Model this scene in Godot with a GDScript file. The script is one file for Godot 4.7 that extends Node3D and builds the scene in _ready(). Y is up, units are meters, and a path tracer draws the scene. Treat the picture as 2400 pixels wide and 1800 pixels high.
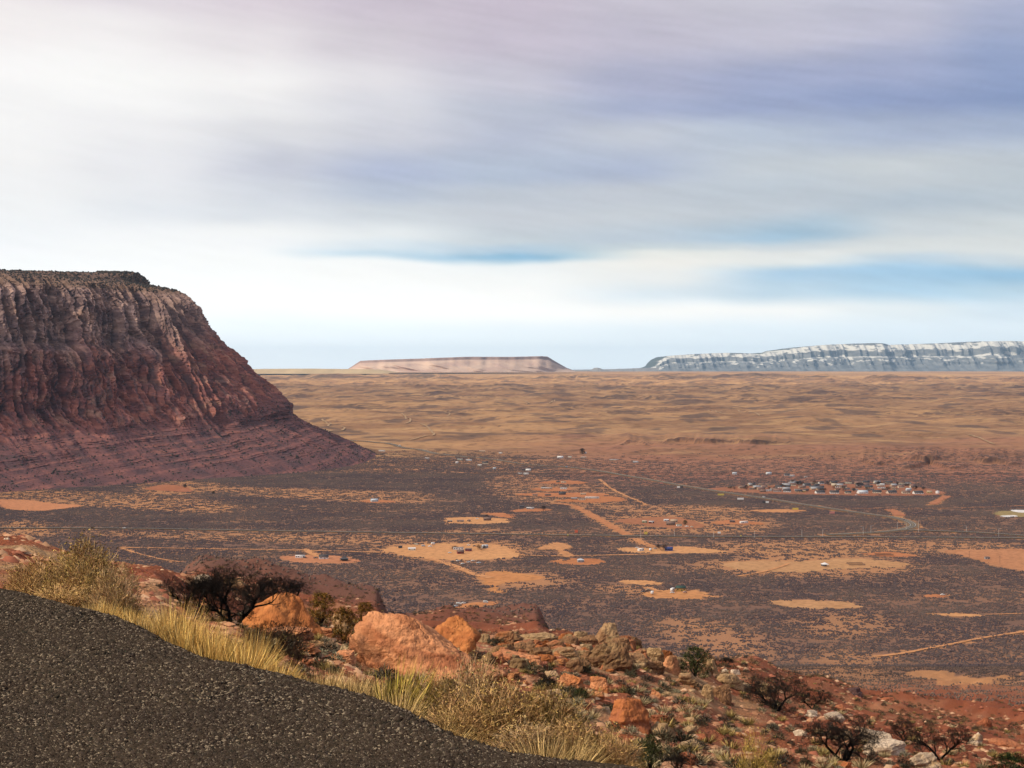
extends Node3D
# A desert valley seen from a gravel shoulder on a hillside. y up, metres. The valley floor is y = 0, the eye stands 220 m above it.

const F := 3301.0    # focal length of the lens in pixels of a 2400 x 1800 frame, used to turn measured angles into metres
const HZ := 868.0    # row of the true horizon in that frame
const EYE := 220.0
var rng := RandomNumberGenerator.new()
var used := {}
var nz := {}
var mats := {}

func _ready() -> void:
	rng.seed = 7
	setup_light()
	setup_noise()
	setup_materials()
	plan_valley()
	build_terrain()
	build_cliff()
	build_mesas()
	build_valley()
	build_cloud()
	build_settlement()
	build_foreground()

# ------------------------------------------------------------------ camera, sky, sun
func setup_light() -> void:
	var cam := Camera3D.new()
	cam.name = "camera"
	cam.position = Vector3(0, EYE, 0)
	cam.fov = rad_to_deg(2.0 * atan(900.0 / F))
	cam.rotation.x = -atan((900.0 - HZ) / F)
	cam.near = 0.1
	cam.far = 120000.0
	add_child(cam)
	cam.current = true
	var env := Environment.new()
	env.background_mode = Environment.BG_SKY
	var sky := Sky.new()
	var pm := PanoramaSkyMaterial.new()
	pm.panorama = ImageTexture.create_from_image(sky_image())
	pm.energy_multiplier = 1.175
	sky.sky_material = pm
	env.sky = sky
	env.tonemap_mode = Environment.TONE_MAPPER_LINEAR
	env.tonemap_exposure = 1.15
	env.sdfgi_enabled = true
	env.ssao_enabled = true
	env.ssil_enabled = true
	env.fog_enabled = true
	env.fog_density = 0.000016
	env.fog_light_color = Color(0.68, 0.85, 1.0)
	var we := WorldEnvironment.new()
	we.name = "environment"
	we.environment = env
	add_child(we)
	var sun := DirectionalLight3D.new()
	sun.name = "sun"
	sun.light_energy = 1.55
	sun.light_color = Color(1.0, 0.94, 0.84)
	sun.light_angular_distance = 1.2
	sun.shadow_enabled = true
	var az := deg_to_rad(-112.0)
	var el := deg_to_rad(38.0)
	var to_sun := Vector3(sin(az) * cos(el), sin(el), -cos(az) * cos(el))
	add_child(sun)
	sun.look_at_from_position(Vector3.ZERO, -to_sun, Vector3.UP)

func sky_image() -> Image:
	# thin streaked cloud over blue: a table of measured tints (rows of elevation, columns of azimuth), carried on outside the view by its own trend, and streak noise
	var rows := [-2000.0, 0.0, 100.0, 200.0, 260.0, 320.0, 400.0, 445.0, 500.0, 560.0, 585.0, 602.0, 622.0, 650.0, 690.0, 728.0, 775.0, 868.0]
	var t := [
		[242, 238, 240, 240, 236, 238, 232, 226, 230, 222, 216, 224, 212, 206, 218, 206, 202, 214, 204, 202, 213, 200, 199, 212, 196, 196, 211],
		[238, 228, 231, 229, 221, 227, 222, 212, 220, 207, 197, 209, 201, 191, 205, 204, 199, 212, 204, 202, 214, 196, 196, 212, 186, 188, 208],
		[247, 242, 241, 246, 242, 242, 235, 229, 232, 214, 207, 215, 200, 192, 206, 196, 192, 208, 197, 195, 210, 192, 192, 210, 170, 178, 206],
		[254, 252, 251, 255, 254, 252, 249, 247, 246, 229, 226, 230, 202, 200, 213, 176, 180, 205, 165, 173, 203, 166, 174, 204, 148, 163, 199],
		[251, 250, 249, 252, 251, 250, 241, 240, 241, 222, 222, 229, 191, 196, 212, 171, 179, 206, 160, 171, 203, 150, 164, 200, 142, 159, 197],
		[251, 250, 249, 245, 244, 245, 227, 227, 231, 212, 213, 222, 188, 194, 212, 199, 204, 215, 187, 197, 213, 174, 185, 208, 168, 181, 206],
		[251, 250, 249, 239, 239, 242, 206, 209, 221, 181, 190, 213, 186, 197, 215, 181, 191, 213, 201, 208, 215, 205, 211, 215, 197, 205, 213],
		[250, 250, 250, 241, 242, 245, 215, 219, 227, 189, 198, 214, 197, 204, 214, 201, 207, 216, 197, 206, 215, 201, 208, 214, 197, 206, 213],
		[250, 251, 251, 238, 241, 245, 226, 230, 235, 213, 219, 225, 206, 211, 218, 206, 212, 218, 200, 208, 216, 190, 202, 213, 195, 205, 213],
		[249, 251, 252, 250, 251, 251, 249, 250, 249, 236, 240, 241, 206, 215, 221, 196, 208, 219, 168, 196, 216, 205, 212, 216, 211, 217, 218],
		[249, 251, 252, 251, 252, 251, 249, 250, 250, 226, 236, 242, 186, 208, 224, 204, 214, 218, 206, 214, 218, 217, 221, 220, 217, 221, 220],
		[250, 251, 252, 251, 252, 251, 251, 252, 251, 204, 224, 236, 148, 190, 217, 234, 235, 229, 226, 228, 225, 218, 222, 221, 218, 222, 221],
		[250, 252, 252, 251, 252, 251, 251, 252, 250, 249, 250, 248, 240, 243, 242, 240, 238, 231, 226, 229, 226, 192, 209, 221, 203, 214, 220],
		[250, 252, 251, 251, 252, 251, 251, 252, 250, 250, 250, 247, 244, 245, 242, 233, 234, 231, 172, 201, 222, 164, 198, 222, 152, 190, 216],
		[250, 252, 251, 251, 252, 251, 251, 252, 250, 250, 250, 248, 248, 247, 243, 216, 226, 231, 190, 211, 224, 174, 203, 222, 184, 208, 222],
		[250, 252, 251, 250, 252, 251, 250, 252, 251, 250, 251, 249, 250, 249, 245, 247, 246, 241, 241, 241, 237, 224, 231, 232, 206, 220, 228],
		[248, 251, 250, 245, 249, 250, 241, 247, 249, 239, 246, 248, 237, 244, 246, 232, 240, 243, 228, 237, 241, 224, 234, 239, 222, 232, 237],
		[247, 250, 249, 245, 249, 249, 243, 248, 249, 241, 247, 249, 239, 246, 248, 236, 244, 247, 234, 242, 245, 232, 241, 244, 231, 240, 243]]
	var low := FastNoiseLite.new()
	low.seed = 3
	low.fractal_octaves = 4
	low.frequency = 1.0
	var big := Image.create(256, 128, false, Image.FORMAT_RGB8)
	for y in 128:
		for x in 256:
			var elev := 90.0 - (y + 0.5) / 128.0 * 180.0
			var azi := wrapf((x + 0.5) / 256.0 * 360.0, -180.0, 180.0)
			big.set_pixel(x, y, sky_tint(t, rows, low, azi, elev))
	big.resize(4096, 2048, Image.INTERPOLATE_CUBIC)
	# the part round the view at full detail
	for y in range(820, 1024):
		for k in range(-348, 348):
			var x := posmod(k, 4096)
			var elev := 90.0 - (y + 0.5) / 2048.0 * 180.0
			var azi := (k + 0.5) / 4096.0 * 360.0
			big.set_pixel(x, y, sky_tint(t, rows, low, azi, elev))
	return big

func sky_tint(t: Array, rows: Array, low: FastNoiseLite, azi: float, elev: float) -> Color:
	if elev < -0.6:
		return Color(0.38, 0.33, 0.31)
	var e := deg_to_rad(clampf(elev, 0.0, 89.0))
	# fold the azimuth so that the table runs on: towards the sun it stays bright, away from it grey-blue
	var a := azi
	var px: float
	if absf(a) < 30.0:
		px = 1200.0 + tan(deg_to_rad(a)) * F
	else:
		px = 1200.0 + signf(a) * (tan(deg_to_rad(30.0)) * F + (absf(a) - 30.0) * 40.0)
	var py: float = HZ - tan(minf(e, 1.2)) * F
	var wob := low.get_noise_2d(px * 0.0011 + 40.0, py * 0.004) * 26.0
	wob *= clampf((880.0 - py) / 300.0, 0.15, 1.0)
	var qy := clampf(py + wob + 0.0, rows[0], rows[-1])
	var r := 0
	while r < rows.size() - 2 and qy > rows[r + 1]:
		r += 1
	var fy: float = (qy - rows[r]) / (rows[r + 1] - rows[r])
	# outside the table the pattern swings between its own columns
	var qx := px + low.get_noise_2d(px * 0.0007, py * 0.0025 + 90.0) * 130.0
	if px < -200.0 or px > 2600.0:
		var w := 0.5 + 0.5 * sin(deg_to_rad(azi + 102.0 + 90.0))  # 1 towards the sun
		qx = lerpf(qx, (1.0 - w) * 2100.0 + 200.0 + 700.0 * low.get_noise_2d(azi * 0.03, elev * 0.09), clampf((absf(px - 1200.0) - 1400.0) / 900.0, 0.0, 1.0))
	qx = clampf(qx, 0.0, 2399.0) / 300.0
	var c := int(qx)
	var fx := qx - c
	fx = fx * fx * (3.0 - 2.0 * fx)
	fy = fy * fy * (3.0 - 2.0 * fy) if r > 0 else fy
	var out := Vector3.ZERO
	for i in 2:
		for j in 2:
			var row: Array = t[r + i]
			var k := mini(c + j, 8) * 3
			out += Vector3(row[k], row[k + 1], row[k + 2]) * ((fy if i else 1.0 - fy) * (fx if j else 1.0 - fx))
	var streak := low.get_noise_2d(px * 0.0012 + 7.0, (py - 0.10 * px) * 0.011) + 0.5 * low.get_noise_2d(px * 0.004 + 70.0, (py - 0.13 * px) * 0.03)
	var wisp := low.get_noise_2d(px * 0.0035 + 200.0, (py - 0.16 * px) * 0.055) + 0.6 * low.get_noise_2d(px * 0.009 + 400.0, (py - 0.2 * px) * 0.12)
	var soft := 1.0 - 0.75 * smoothstep(185.0, 254.0, (out.x + out.y + out.z) / 3.0)
	out *= 1.0 + 0.035 * soft * streak + 0.026 * soft * wisp * clampf((860.0 - py) / 250.0, 0.3, 1.0)
	var c3 := Color(out.x / 255.0, out.y / 255.0, out.z / 255.0).srgb_to_linear()
	# the band over the horizon is brighter than it looks through the haze; stored below 1, see energy_multiplier
	var lift := (1.0 + 0.35 * smoothstep(480.0, 840.0, py)) / 1.35
	c3 = Color(minf(c3.r * lift, 1.0), minf(c3.g * lift, 1.0), minf(c3.b * lift, 1.0))
	return c3.linear_to_srgb()

# ------------------------------------------------------------------ helpers
func noise(key: String, freq: float, octaves := 4, kind := FastNoiseLite.FRACTAL_FBM, sd := 1) -> FastNoiseLite:
	var n := FastNoiseLite.new()
	n.noise_type = FastNoiseLite.TYPE_SIMPLEX_SMOOTH
	n.fractal_type = kind
	n.frequency = freq
	n.fractal_octaves = octaves
	n.seed = sd
	nz[key] = n
	return n

func setup_noise() -> void:
	noise("wide", 1.0 / 900.0, 4, FastNoiseLite.FRACTAL_FBM, 11)
	noise("mid", 1.0 / 160.0, 4, FastNoiseLite.FRACTAL_FBM, 12)
	noise("n40", 1.0 / 45.0, 4, FastNoiseLite.FRACTAL_FBM, 13)
	noise("n8", 1.0 / 8.0, 3, FastNoiseLite.FRACTAL_FBM, 14)
	noise("n1", 1.0, 3, FastNoiseLite.FRACTAL_FBM, 15)
	noise("ridge", 1.0 / 500.0, 3, FastNoiseLite.FRACTAL_RIDGED, 16)
	noise("u", 1.0, 1, FastNoiseLite.FRACTAL_NONE, 17)
	noise("u4", 1.0, 4, FastNoiseLite.FRACTAL_FBM, 18)

func lin(r: float, g: float, b: float) -> Color:
	return Color(r, g, b).linear_to_srgb()

func grain(sd: int, freq: float, octaves: int, lo: float, hi: float, size := 512, warm := 0.0) -> ImageTexture:
	# a tileable grey grain round 1, stored as sRGB of lo..hi
	var n := FastNoiseLite.new()
	n.seed = sd
	n.noise_type = FastNoiseLite.TYPE_SIMPLEX_SMOOTH
	n.frequency = freq
	n.fractal_octaves = octaves
	n.fractal_gain = 0.62
	var im := n.get_seamless_image(size, size)
	var d := im.get_data()
	var step := 1 if im.get_format() == Image.FORMAT_L8 else 4
	var out := PackedByteArray()
	out.resize(size * size * 3)
	for i in size * size:
		var v: float = lerpf(lo, hi, d[i * step] / 255.0)
		var c := Color(v * (1.0 + warm), v, v * (1.0 - warm)).linear_to_srgb()
		out[i * 3] = c.r8
		out[i * 3 + 1] = c.g8
		out[i * 3 + 2] = c.b8
	return ImageTexture.create_from_image(Image.create_from_data(size, size, false, Image.FORMAT_RGB8, out))

func mat(key: String, rough := 0.95, tex: Texture2D = null, tile := 1.0, relief: Texture2D = null, cm := 0.0, color := Color.WHITE) -> StandardMaterial3D:
	var m := StandardMaterial3D.new()
	m.resource_name = key
	m.vertex_color_use_as_albedo = true
	m.albedo_color = color
	m.roughness = rough
	m.metallic_specular = 0.25
	if tex:
		m.albedo_texture = tex
		m.uv1_triplanar = true
		m.uv1_world_triplanar = true
		m.uv1_scale = Vector3.ONE / tile
	if relief:
		m.heightmap_enabled = true
		m.heightmap_texture = relief
		m.heightmap_scale = cm
		m.uv1_triplanar = true
		m.uv1_world_triplanar = true
		m.uv1_scale = Vector3.ONE / tile
	mats[key] = m
	return m

func flat(key: String, c: Color, rough := 0.8, metal := 0.0) -> StandardMaterial3D:
	var m := StandardMaterial3D.new()
	m.resource_name = key
	m.albedo_color = c.linear_to_srgb()
	m.roughness = rough
	m.metallic = metal
	mats[key] = m
	return m

func numbered(called: String) -> String:
	var k: int = used.get(called, 0)
	used[called] = k + 1
	return called if k == 0 else "%s_%03d" % [called, k]

func add_mesh(called: String, mesh: Mesh, m: Material, parent: Node = self) -> MeshInstance3D:
	var o := MeshInstance3D.new()
	o.name = numbered(called) if parent == self else called
	o.mesh = mesh
	o.material_override = m
	parent.add_child(o, true)
	return o

func tag(o: Node, label: String, category := "", group := "") -> Node:
	o.set_meta("label", label)
	if category:
		o.set_meta("category", category)
	if group:
		o.set_meta("group", group)
	return o

func structure(o: Node, label: String) -> Node:
	o.set_meta("kind", "structure")
	o.set_meta("label", label)
	return o

func base(called: String, at: Vector3, turn := 0.0) -> Node3D:
	var o := Node3D.new()
	o.name = numbered(called)
	add_child(o)
	o.position = at
	o.rotation.y = turn
	return o

func grid_mesh(nc: int, nr: int, pos: PackedVector3Array, col: PackedColorArray, smooth := true) -> ArrayMesh:
	var nor := PackedVector3Array()
	nor.resize(pos.size() if smooth else 0)
	for i in (nr if smooth else 0):
		var up := mini(i + 1, nr - 1) * nc
		var dn := maxi(i - 1, 0) * nc
		for j in nc:
			var jr := mini(j + 1, nc - 1)
			var jl := maxi(j - 1, 0)
			var du := pos[i * nc + jr] - pos[i * nc + jl]
			var dv := pos[up + j] - pos[dn + j]
			nor[i * nc + j] = du.cross(dv).normalized()
	var idx := PackedInt32Array()
	idx.resize((nc - 1) * (nr - 1) * 6)
	var k := 0
	for i in nr - 1:
		for j in nc - 1:
			var a := i * nc + j
			idx[k] = a
			idx[k + 1] = a + nc
			idx[k + 2] = a + nc + 1
			idx[k + 3] = a
			idx[k + 4] = a + nc + 1
			idx[k + 5] = a + 1
			k += 6
	return raw_mesh(pos, nor, col, idx)

func raw_mesh(pos: PackedVector3Array, nor: PackedVector3Array, col: PackedColorArray, idx: PackedInt32Array) -> ArrayMesh:
	var arr := []
	arr.resize(Mesh.ARRAY_MAX)
	arr[Mesh.ARRAY_VERTEX] = pos
	if nor.size():
		arr[Mesh.ARRAY_NORMAL] = nor
	if col.size():
		arr[Mesh.ARRAY_COLOR] = col
	if idx.size():
		arr[Mesh.ARRAY_INDEX] = idx
	var m := ArrayMesh.new()
	m.add_surface_from_arrays(Mesh.PRIMITIVE_TRIANGLES, arr)
	return m

# ------------------------------------------------------------------ shape of the land
const ND := [14.0, 22.0, 32.0, 45.0, 60.0, 75.0, 95.0, 120.0, 160.0, 220.0, 300.0, 400.0, 480.0, 600.0, 800.0, 1050.0]
const NP := [-700.0, 0.0, 350.0, 480.0, 620.0, 760.0, 880.0, 912.0, 1060.0, 1255.0, 1292.0, 1450.0, 1600.0, 1750.0, 1900.0, 2050.0, 2250.0, 2400.0, 3300.0]
# sight-line rows under which the hillside lies, per bearing (rows above) and distance (columns above)
const NT := [
	[1370, 1340, 1310, 1280, 1245, 1240, 1260, 1300, 1350, 1400, 1440, 1470, 1490, 1510, 1530, 1560],
	[1390, 1365, 1330, 1297, 1262, 1275, 1310, 1350, 1400, 1450, 1480, 1500, 1510, 1520, 1530, 1560],
	[1510, 1480, 1440, 1402, 1360, 1330, 1335, 1350, 1375, 1400, 1420, 1440, 1460, 1490, 1520, 1560],
	[1570, 1540, 1505, 1475, 1440, 1395, 1352, 1370, 1400, 1390, 1350, 1314, 1345, 1420, 1500, 1560],
	[1620, 1600, 1570, 1530, 1490, 1460, 1440, 1440, 1440, 1420, 1375, 1338, 1370, 1440, 1510, 1560],
	[1660, 1640, 1610, 1570, 1510, 1470, 1455, 1455, 1455, 1440, 1410, 1372, 1400, 1460, 1520, 1560],
	[1700, 1680, 1650, 1610, 1560, 1500, 1470, 1470, 1470, 1450, 1425, 1390, 1410, 1470, 1520, 1560],
	[1705, 1685, 1655, 1615, 1565, 1505, 1475, 1475, 1478, 1478, 1475, 1472, 1480, 1490, 1520, 1560],
	[1740, 1730, 1700, 1660, 1600, 1540, 1500, 1495, 1500, 1490, 1462, 1446, 1470, 1500, 1530, 1560],
	[1790, 1780, 1745, 1690, 1630, 1560, 1515, 1495, 1505, 1500, 1465, 1436, 1460, 1500, 1535, 1560],
	[1795, 1785, 1750, 1695, 1635, 1565, 1520, 1497, 1510, 1512, 1505, 1502, 1512, 1522, 1540, 1560],
	[1850, 1850, 1820, 1760, 1680, 1610, 1550, 1505, 1540, 1560, 1570, 1575, 1575, 1575, 1568, 1560],
	[1880, 1880, 1850, 1790, 1720, 1660, 1600, 1552, 1575, 1590, 1590, 1585, 1582, 1578, 1570, 1560],
	[1900, 1900, 1880, 1830, 1765, 1715, 1665, 1620, 1575, 1552, 1590, 1600, 1600, 1595, 1580, 1560],
	[1910, 1910, 1900, 1850, 1790, 1745, 1705, 1670, 1635, 1607, 1625, 1625, 1620, 1610, 1588, 1560],
	[1920, 1920, 1910, 1870, 1810, 1770, 1735, 1705, 1680, 1655, 1645, 1650, 1640, 1620, 1592, 1560],
	[1930, 1930, 1920, 1880, 1830, 1795, 1760, 1735, 1710, 1690, 1675, 1660, 1645, 1622, 1595, 1560],
	[1940, 1940, 1930, 1890, 1850, 1815, 1785, 1760, 1730, 1705, 1685, 1665, 1650, 1625, 1595, 1560],
	[2000, 2000, 1990, 1950, 1900, 1860, 1820, 1790, 1755, 1725, 1700, 1675, 1655, 1630, 1597, 1560]]
const FD := [2950.0, 3100.0, 3400.0, 4000.0, 5500.0, 7000.0, 9000.0, 11000.0, 13000.0, 14200.0, 15000.0, 16500.0, 19000.0, 24000.0, 32000.0, 60000.0]
const FP := [1114.2, 1101.0, 1078.0, 1036.0, 985.0, 950.0, 922.0, 904.0, 891.5, 886.5, 885.0, 878.0, 873.5, 871.5, 870.0, 868.5]
# edge of the gravel shoulder on the plan: x and z
const GX := [-40.0, -9.0, -4.3, -3.6, -2.98, -2.4, -2.02, -1.52, -1.09, -0.86, -0.57, -0.3, 0.0, 0.31, 0.58, 1.2, 3.0, 9.0]
const GZ := [-16.0, -13.2, -11.84, -11.15, -10.5, -9.6, -9.02, -8.55, -8.22, -7.98, -7.52, -7.06, -6.74, -6.6, -6.48, -6.15, -5.3, -2.5]

func along(xs: Array, ys: Array, x: float) -> float:
	var n := xs.size()
	if x <= xs[0]:
		return ys[0]
	for i in range(1, n):
		if x <= xs[i]:
			return lerpf(ys[i - 1], ys[i], (x - xs[i - 1]) / (xs[i] - xs[i - 1]))
	return ys[n - 1]

func gravel_edge(x: float) -> float:
	return along(GX, GZ, x) + 0.02 * nz.u.get_noise_1d(x * 1.7) + 0.015 * nz.u.get_noise_1d(x * 6.0)

func table(px: float, d: float) -> float:
	px = clampf(px, NP[0], NP[-1])
	var c := 0
	while c < NP.size() - 2 and px > NP[c + 1]:
		c += 1
	var fx: float = (px - NP[c]) / (NP[c + 1] - NP[c])
	fx = fx * fx * (3.0 - 2.0 * fx)
	var dd := clampf(d, ND[0], ND[-1])
	var r := 0
	while r < ND.size() - 2 and dd > ND[r + 1]:
		r += 1
	var fd: float = (dd - ND[r]) / (ND[r + 1] - ND[r])
	var ya: float = lerpf((NT[c][r] - HZ) * ND[r], (NT[c][r + 1] - HZ) * ND[r + 1], fd)
	var yb: float = lerpf((NT[c + 1][r] - HZ) * ND[r], (NT[c + 1][r + 1] - HZ) * ND[r + 1], fd)
	return -lerpf(ya, yb, fx) / F * (d / dd)

func land(x: float, z: float) -> float:
	var d := maxf(-z, 2.0)
	if d > 1050.0 and d < 2950.0:
		return 0.0
	var px := 1200.0 + x / d * F
	if d <= 1050.0:
		var y := table(px, d)
		var k := clampf((d - 12.0) / 40.0, 0.0, 1.0) * clampf((1050.0 - d) / 120.0, 0.0, 1.0)
		y += k * (nz.n8.get_noise_2d(x, z) * 0.42 + nz.n1.get_noise_2d(x * 0.7, z * 0.7) * 0.17)
		var m := clampf((d - 130.0) / 150.0, 0.0, 1.0) * clampf((1050.0 - d) / 200.0, 0.0, 1.0)
		if m > 0.0:
			y += m * (nz.n40.get_noise_2d(x, z) * 3.0 + absf(nz.mid.get_noise_2d(x * 2.0, z * 2.0)) * -6.0 + 2.0)
		if d < 40.0:
			var s := (gravel_edge(x) - z) * 0.75
			if s < 0.0:
				return EYE - 2.1
			var bank := -1.92 - 0.42 * s
			y = lerpf(bank, y, smoothstep(0.2, 7.0, s))
		return EYE + y
	var yy: float = EYE - (along(FD, FP, d) - HZ) * d / F
	var k2 := clampf((d - 2950.0) / 500.0, 0.0, 1.0)
	var amp := clampf(d / 4500.0, 0.6, 2.2)
	var w: float = nz.wide.get_noise_2d(x * 1.3, z * 1.3)
	var rdg: float = nz.ridge.get_noise_2d(x * 0.8 + z * 0.25, z * 0.7)
	var far := clampf((17000.0 - d) / 3000.0, 0.0, 1.0)
	yy += k2 * far * amp * (w * 15.0 + rdg * 3.5)
	# stepped ledges
	var t: float = (nz.wide.get_noise_2d(x * 0.55 + 900.0, z * 0.75 - z * z * 0.0) + d * 0.00006) * 9.0
	var fr := t - floorf(t)
	yy += k2 * far * amp * 5.0 * (smoothstep(0.82, 1.0, fr) - fr) * clampf(0.4 + 2.0 * nz.mid.get_noise_2d(x * 0.13, z * 0.13), 0.0, 1.0)
	# red scarps at the foot of the plain
	if d < 4600.0 and px > 1430.0:
		yy += scarp(px, d, 1430.0, 1900.0, 3900.0, 12.0, 0.0) + scarp(px, d, 1620.0, 1800.0, 3700.0, 8.0, 31.0) + scarp(px, d, 1900.0, 2420.0, 3330.0, 12.0, 57.0) + scarp(px, d, 1960.0, 2300.0, 3150.0, 7.0, 91.0)
	# broken dark rim far out
	if d > 9000.0 and d < 17000.0:
		var rim: float = 14300.0 + 1300.0 * nz.wide.get_noise_1d(px * 1.9) - (500.0 if px > 1350.0 else 0.0)
		yy += 34.0 * smoothstep(rim, rim + 160.0, d) * clampf(0.7 + 2.0 * nz.wide.get_noise_1d(px * 3.1 + 300.0), 0.15, 1.0) * (1.0 - smoothstep(rim + 500.0, rim + 2400.0, d))
	return yy

func scarp(px: float, d: float, a: float, b: float, at: float, h: float, sd: float) -> float:
	var m := smoothstep(a, a + 60.0, px) * (1.0 - smoothstep(b - 60.0, b, px))
	if m <= 0.0:
		return 0.0
	var dd: float = at + 130.0 * nz.u.get_noise_1d(px * 0.009 + sd) + 30.0 * nz.u4.get_noise_1d(px * 0.05 + sd)
	var hh: float = h * clampf(0.55 + 0.8 * nz.u.get_noise_1d(px * 0.007 + sd * 3.0) + 0.5 * nz.u4.get_noise_1d(px * 0.05 + sd), 0.0, 1.1)
	return m * hh * (smoothstep(dd, dd + 16.0, d) - smoothstep(dd + 60.0, dd + 700.0, d))

func ground_at(px: float, py: float, d0 := 9.0, d1 := 1050.0) -> Vector3:
	# where a measured sight line meets the land
	var prev := d0
	var d := d0
	while d < d1:
		var y := EYE - (py - HZ) / F * d
		if land((px - 1200.0) / F * d, -d) > y:
			for i in 12:
				var mid := (prev + d) * 0.5
				if land((px - 1200.0) / F * mid, -mid) > EYE - (py - HZ) / F * mid:
					d = mid
				else:
					prev = mid
			break
		prev = d
		d *= 1.02
	var x := (px - 1200.0) / F * d
	return Vector3(x, land(x, -d), -d)

func flat_at(px: float, py: float) -> Vector3:
	var d := EYE * F / (py - HZ)
	return Vector3((px - 1200.0) / F * d, 0.0, -d)

func build_terrain() -> void:
	# hillside from the shoulder down to the valley
	var cols := []
	var px := -1500.0
	while px < 3900.0:
		cols.append(px)
		px += 7.0 if px > -80.0 and px < 2480.0 else 40.0
	var rows := []
	var d := 2.2
	while d < 1300.0:
		rows.append(d)
		d *= 1.028 if d < 30.0 else (1.014 if d < 140.0 else 1.019)
	var pos := PackedVector3Array()
	var col := PackedColorArray()
	for dd in rows:
		for p in cols:
			var x: float = (p - 1200.0) / F * dd
			var y := land(x, -dd)
			if dd > 1050.0:
				y = -0.5 * (dd - 1050.0) / 50.0
			pos.append(Vector3(x, y, -dd))
			col.append(hill_color(x, -dd, dd, p))
	structure(add_mesh("hillside", grid_mesh(cols.size(), rows.size(), pos, col), mats.soil), "red rocky hillside falling from the gravel shoulder to the valley")
	# the plain that climbs beyond it
	pos = PackedVector3Array()
	col = PackedColorArray()
	cols = []
	px = -900.0
	while px < 3300.0:
		cols.append(px)
		px += 5.0 if px > 540.0 and px < 2440.0 else 30.0
	rows = []
	d = 3000.0
	while d < 13700.0:
		rows.append(d)
		d += maxf(9.0, d * d / (EYE * F) * 0.62 * (1.0 if d < 6000.0 else 0.6))
	for dd in rows:
		for p in cols:
			var x: float = (p - 1200.0) / F * dd
			var y := land(x, -dd)
			pos.append(Vector3(x, y, -dd))
			col.append(Color.WHITE)
	plain_color(cols, rows, pos, col)
	structure(add_mesh("plain", grid_mesh(cols.size(), rows.size(), pos, col), mats.plain), "tan rolling plain climbing from the valley to the far rim")
	# bleached grassland beyond the rim, to the horizon
	pos = PackedVector3Array()
	col = PackedColorArray()
	cols = []
	for i in 401:
		cols.append(-300.0 + i * 7.7)
	rows = []
	d = 13560.0
	while d < 38000.0:
		rows.append(d)
		d += maxf(26.0, d * d / (EYE * F) * 0.16)
	for dd in rows:
		for p in cols:
			var x: float = (p - 1200.0) / F * dd
			pos.append(Vector3(x, land(x, -dd) - (4.0 if dd < 13650.0 else 0.0) + nz.wide.get_noise_2d(x * 0.3, dd * 0.3) * 6.0 * smoothstep(16000.0, 19000.0, dd), -dd))
			var n: float = nz.wide.get_noise_2d(x * 0.25, dd * 0.6)
			var c := Color(0.44, 0.245, 0.112).lerp(Color(0.28, 0.148, 0.073), clampf(0.45 + n * 1.6, 0.0, 1.0)).lerp(Color(0.52, 0.315, 0.145), clampf(nz.mid.get_noise_2d(x * 0.2, dd * 0.3) * 1.6, 0.0, 0.6))
			col.append(c)
	for i in range(1, rows.size()):
		for j in cols.size():
			var k := i * cols.size() + j
			var rise: float = (pos[k].y - pos[k - cols.size()].y) / (rows[i] - rows[i - 1])
			col[k] = col[k].lerp(Color(0.12, 0.075, 0.055), smoothstep(0.08, 0.2, rise) * 0.85)
	structure(add_mesh("grassland", grid_mesh(cols.size(), rows.size(), pos, col), mats.plain), "tan grassland reaching to the horizon below the mesas")

func hill_color(x: float, z: float, d: float, p: float) -> Color:
	var a: float = nz.n8.get_noise_2d(x * 1.3 + 50.0, z * 1.3)
	var b: float = nz.n40.get_noise_2d(x + 300.0, z)
	var red := Color(0.25, 0.078, 0.034).lerp(Color(0.19, 0.052, 0.026), clampf(0.5 + a, 0, 1))
	red = red.lerp(Color(0.36, 0.165, 0.085), clampf(b * 1.4 - 0.1 + a * 0.8, 0.0, 0.75))
	# dry grass litter in patches
	red = red.lerp(Color(0.38, 0.25, 0.13), clampf(0.15 + 1.5 * nz.n8.get_noise_2d(x * 0.45 + 90.0, z * 0.45) + 0.6 * a, 0.0, 0.75) * (1.0 - smoothstep(130.0, 180.0, d)) * (1.0 - smoothstep(1650.0, 1950.0, p)))
	if d < 40.0:
		red = red.lerp(Color(0.36, 0.235, 0.12), clampf(0.6 + a, 0.0, 0.85) * clampf((30.0 - d) / 14.0, 0, 1))
	# purple-brown of the farther knolls
	var far := smoothstep(230.0, 330.0, d) * (1.0 - smoothstep(1500.0, 1600.0, p + b * 150.0))
	red = red.lerp(Color(0.14, 0.066, 0.048).lerp(Color(0.19, 0.075, 0.05), clampf(0.5 + b * 1.2, 0, 1)), far)
	var low := smoothstep(420.0, 800.0, d)
	if mask.size() and d > 700.0:
		low = 1.0
	return red.lerp(valley_color(x, z), low)

func valley_color(x: float, z: float) -> Color:
	var w: float = nz.mid.get_noise_2d(x * 0.35, z * 0.9)
	var v: float = nz.wide.get_noise_2d(x + 4000.0, z * 2.0)
	var c := Color(0.17, 0.098, 0.076).lerp(Color(0.265, 0.14, 0.085), clampf(0.3 + w * 1.1 + v * 0.8, 0.0, 1.0))
	if mask.size():
		var k: float = cell(x + 6.0 * nz.n8.get_noise_2d(x, z), z + 8.0 * nz.n8.get_noise_2d(z, x))
		if k >= 0:
			c = c.lerp(Color(0.54, 0.26, 0.11), clampf(1.05 - mask[k], 0.0, 0.85))
	var p := 1200.0 - x / z * F
	var red := smoothstep(2450.0, 2950.0, -z) * smoothstep(1000.0, 1600.0, p)
	return c.lerp(Color(0.33, 0.135, 0.08), red * 0.75)

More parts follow.
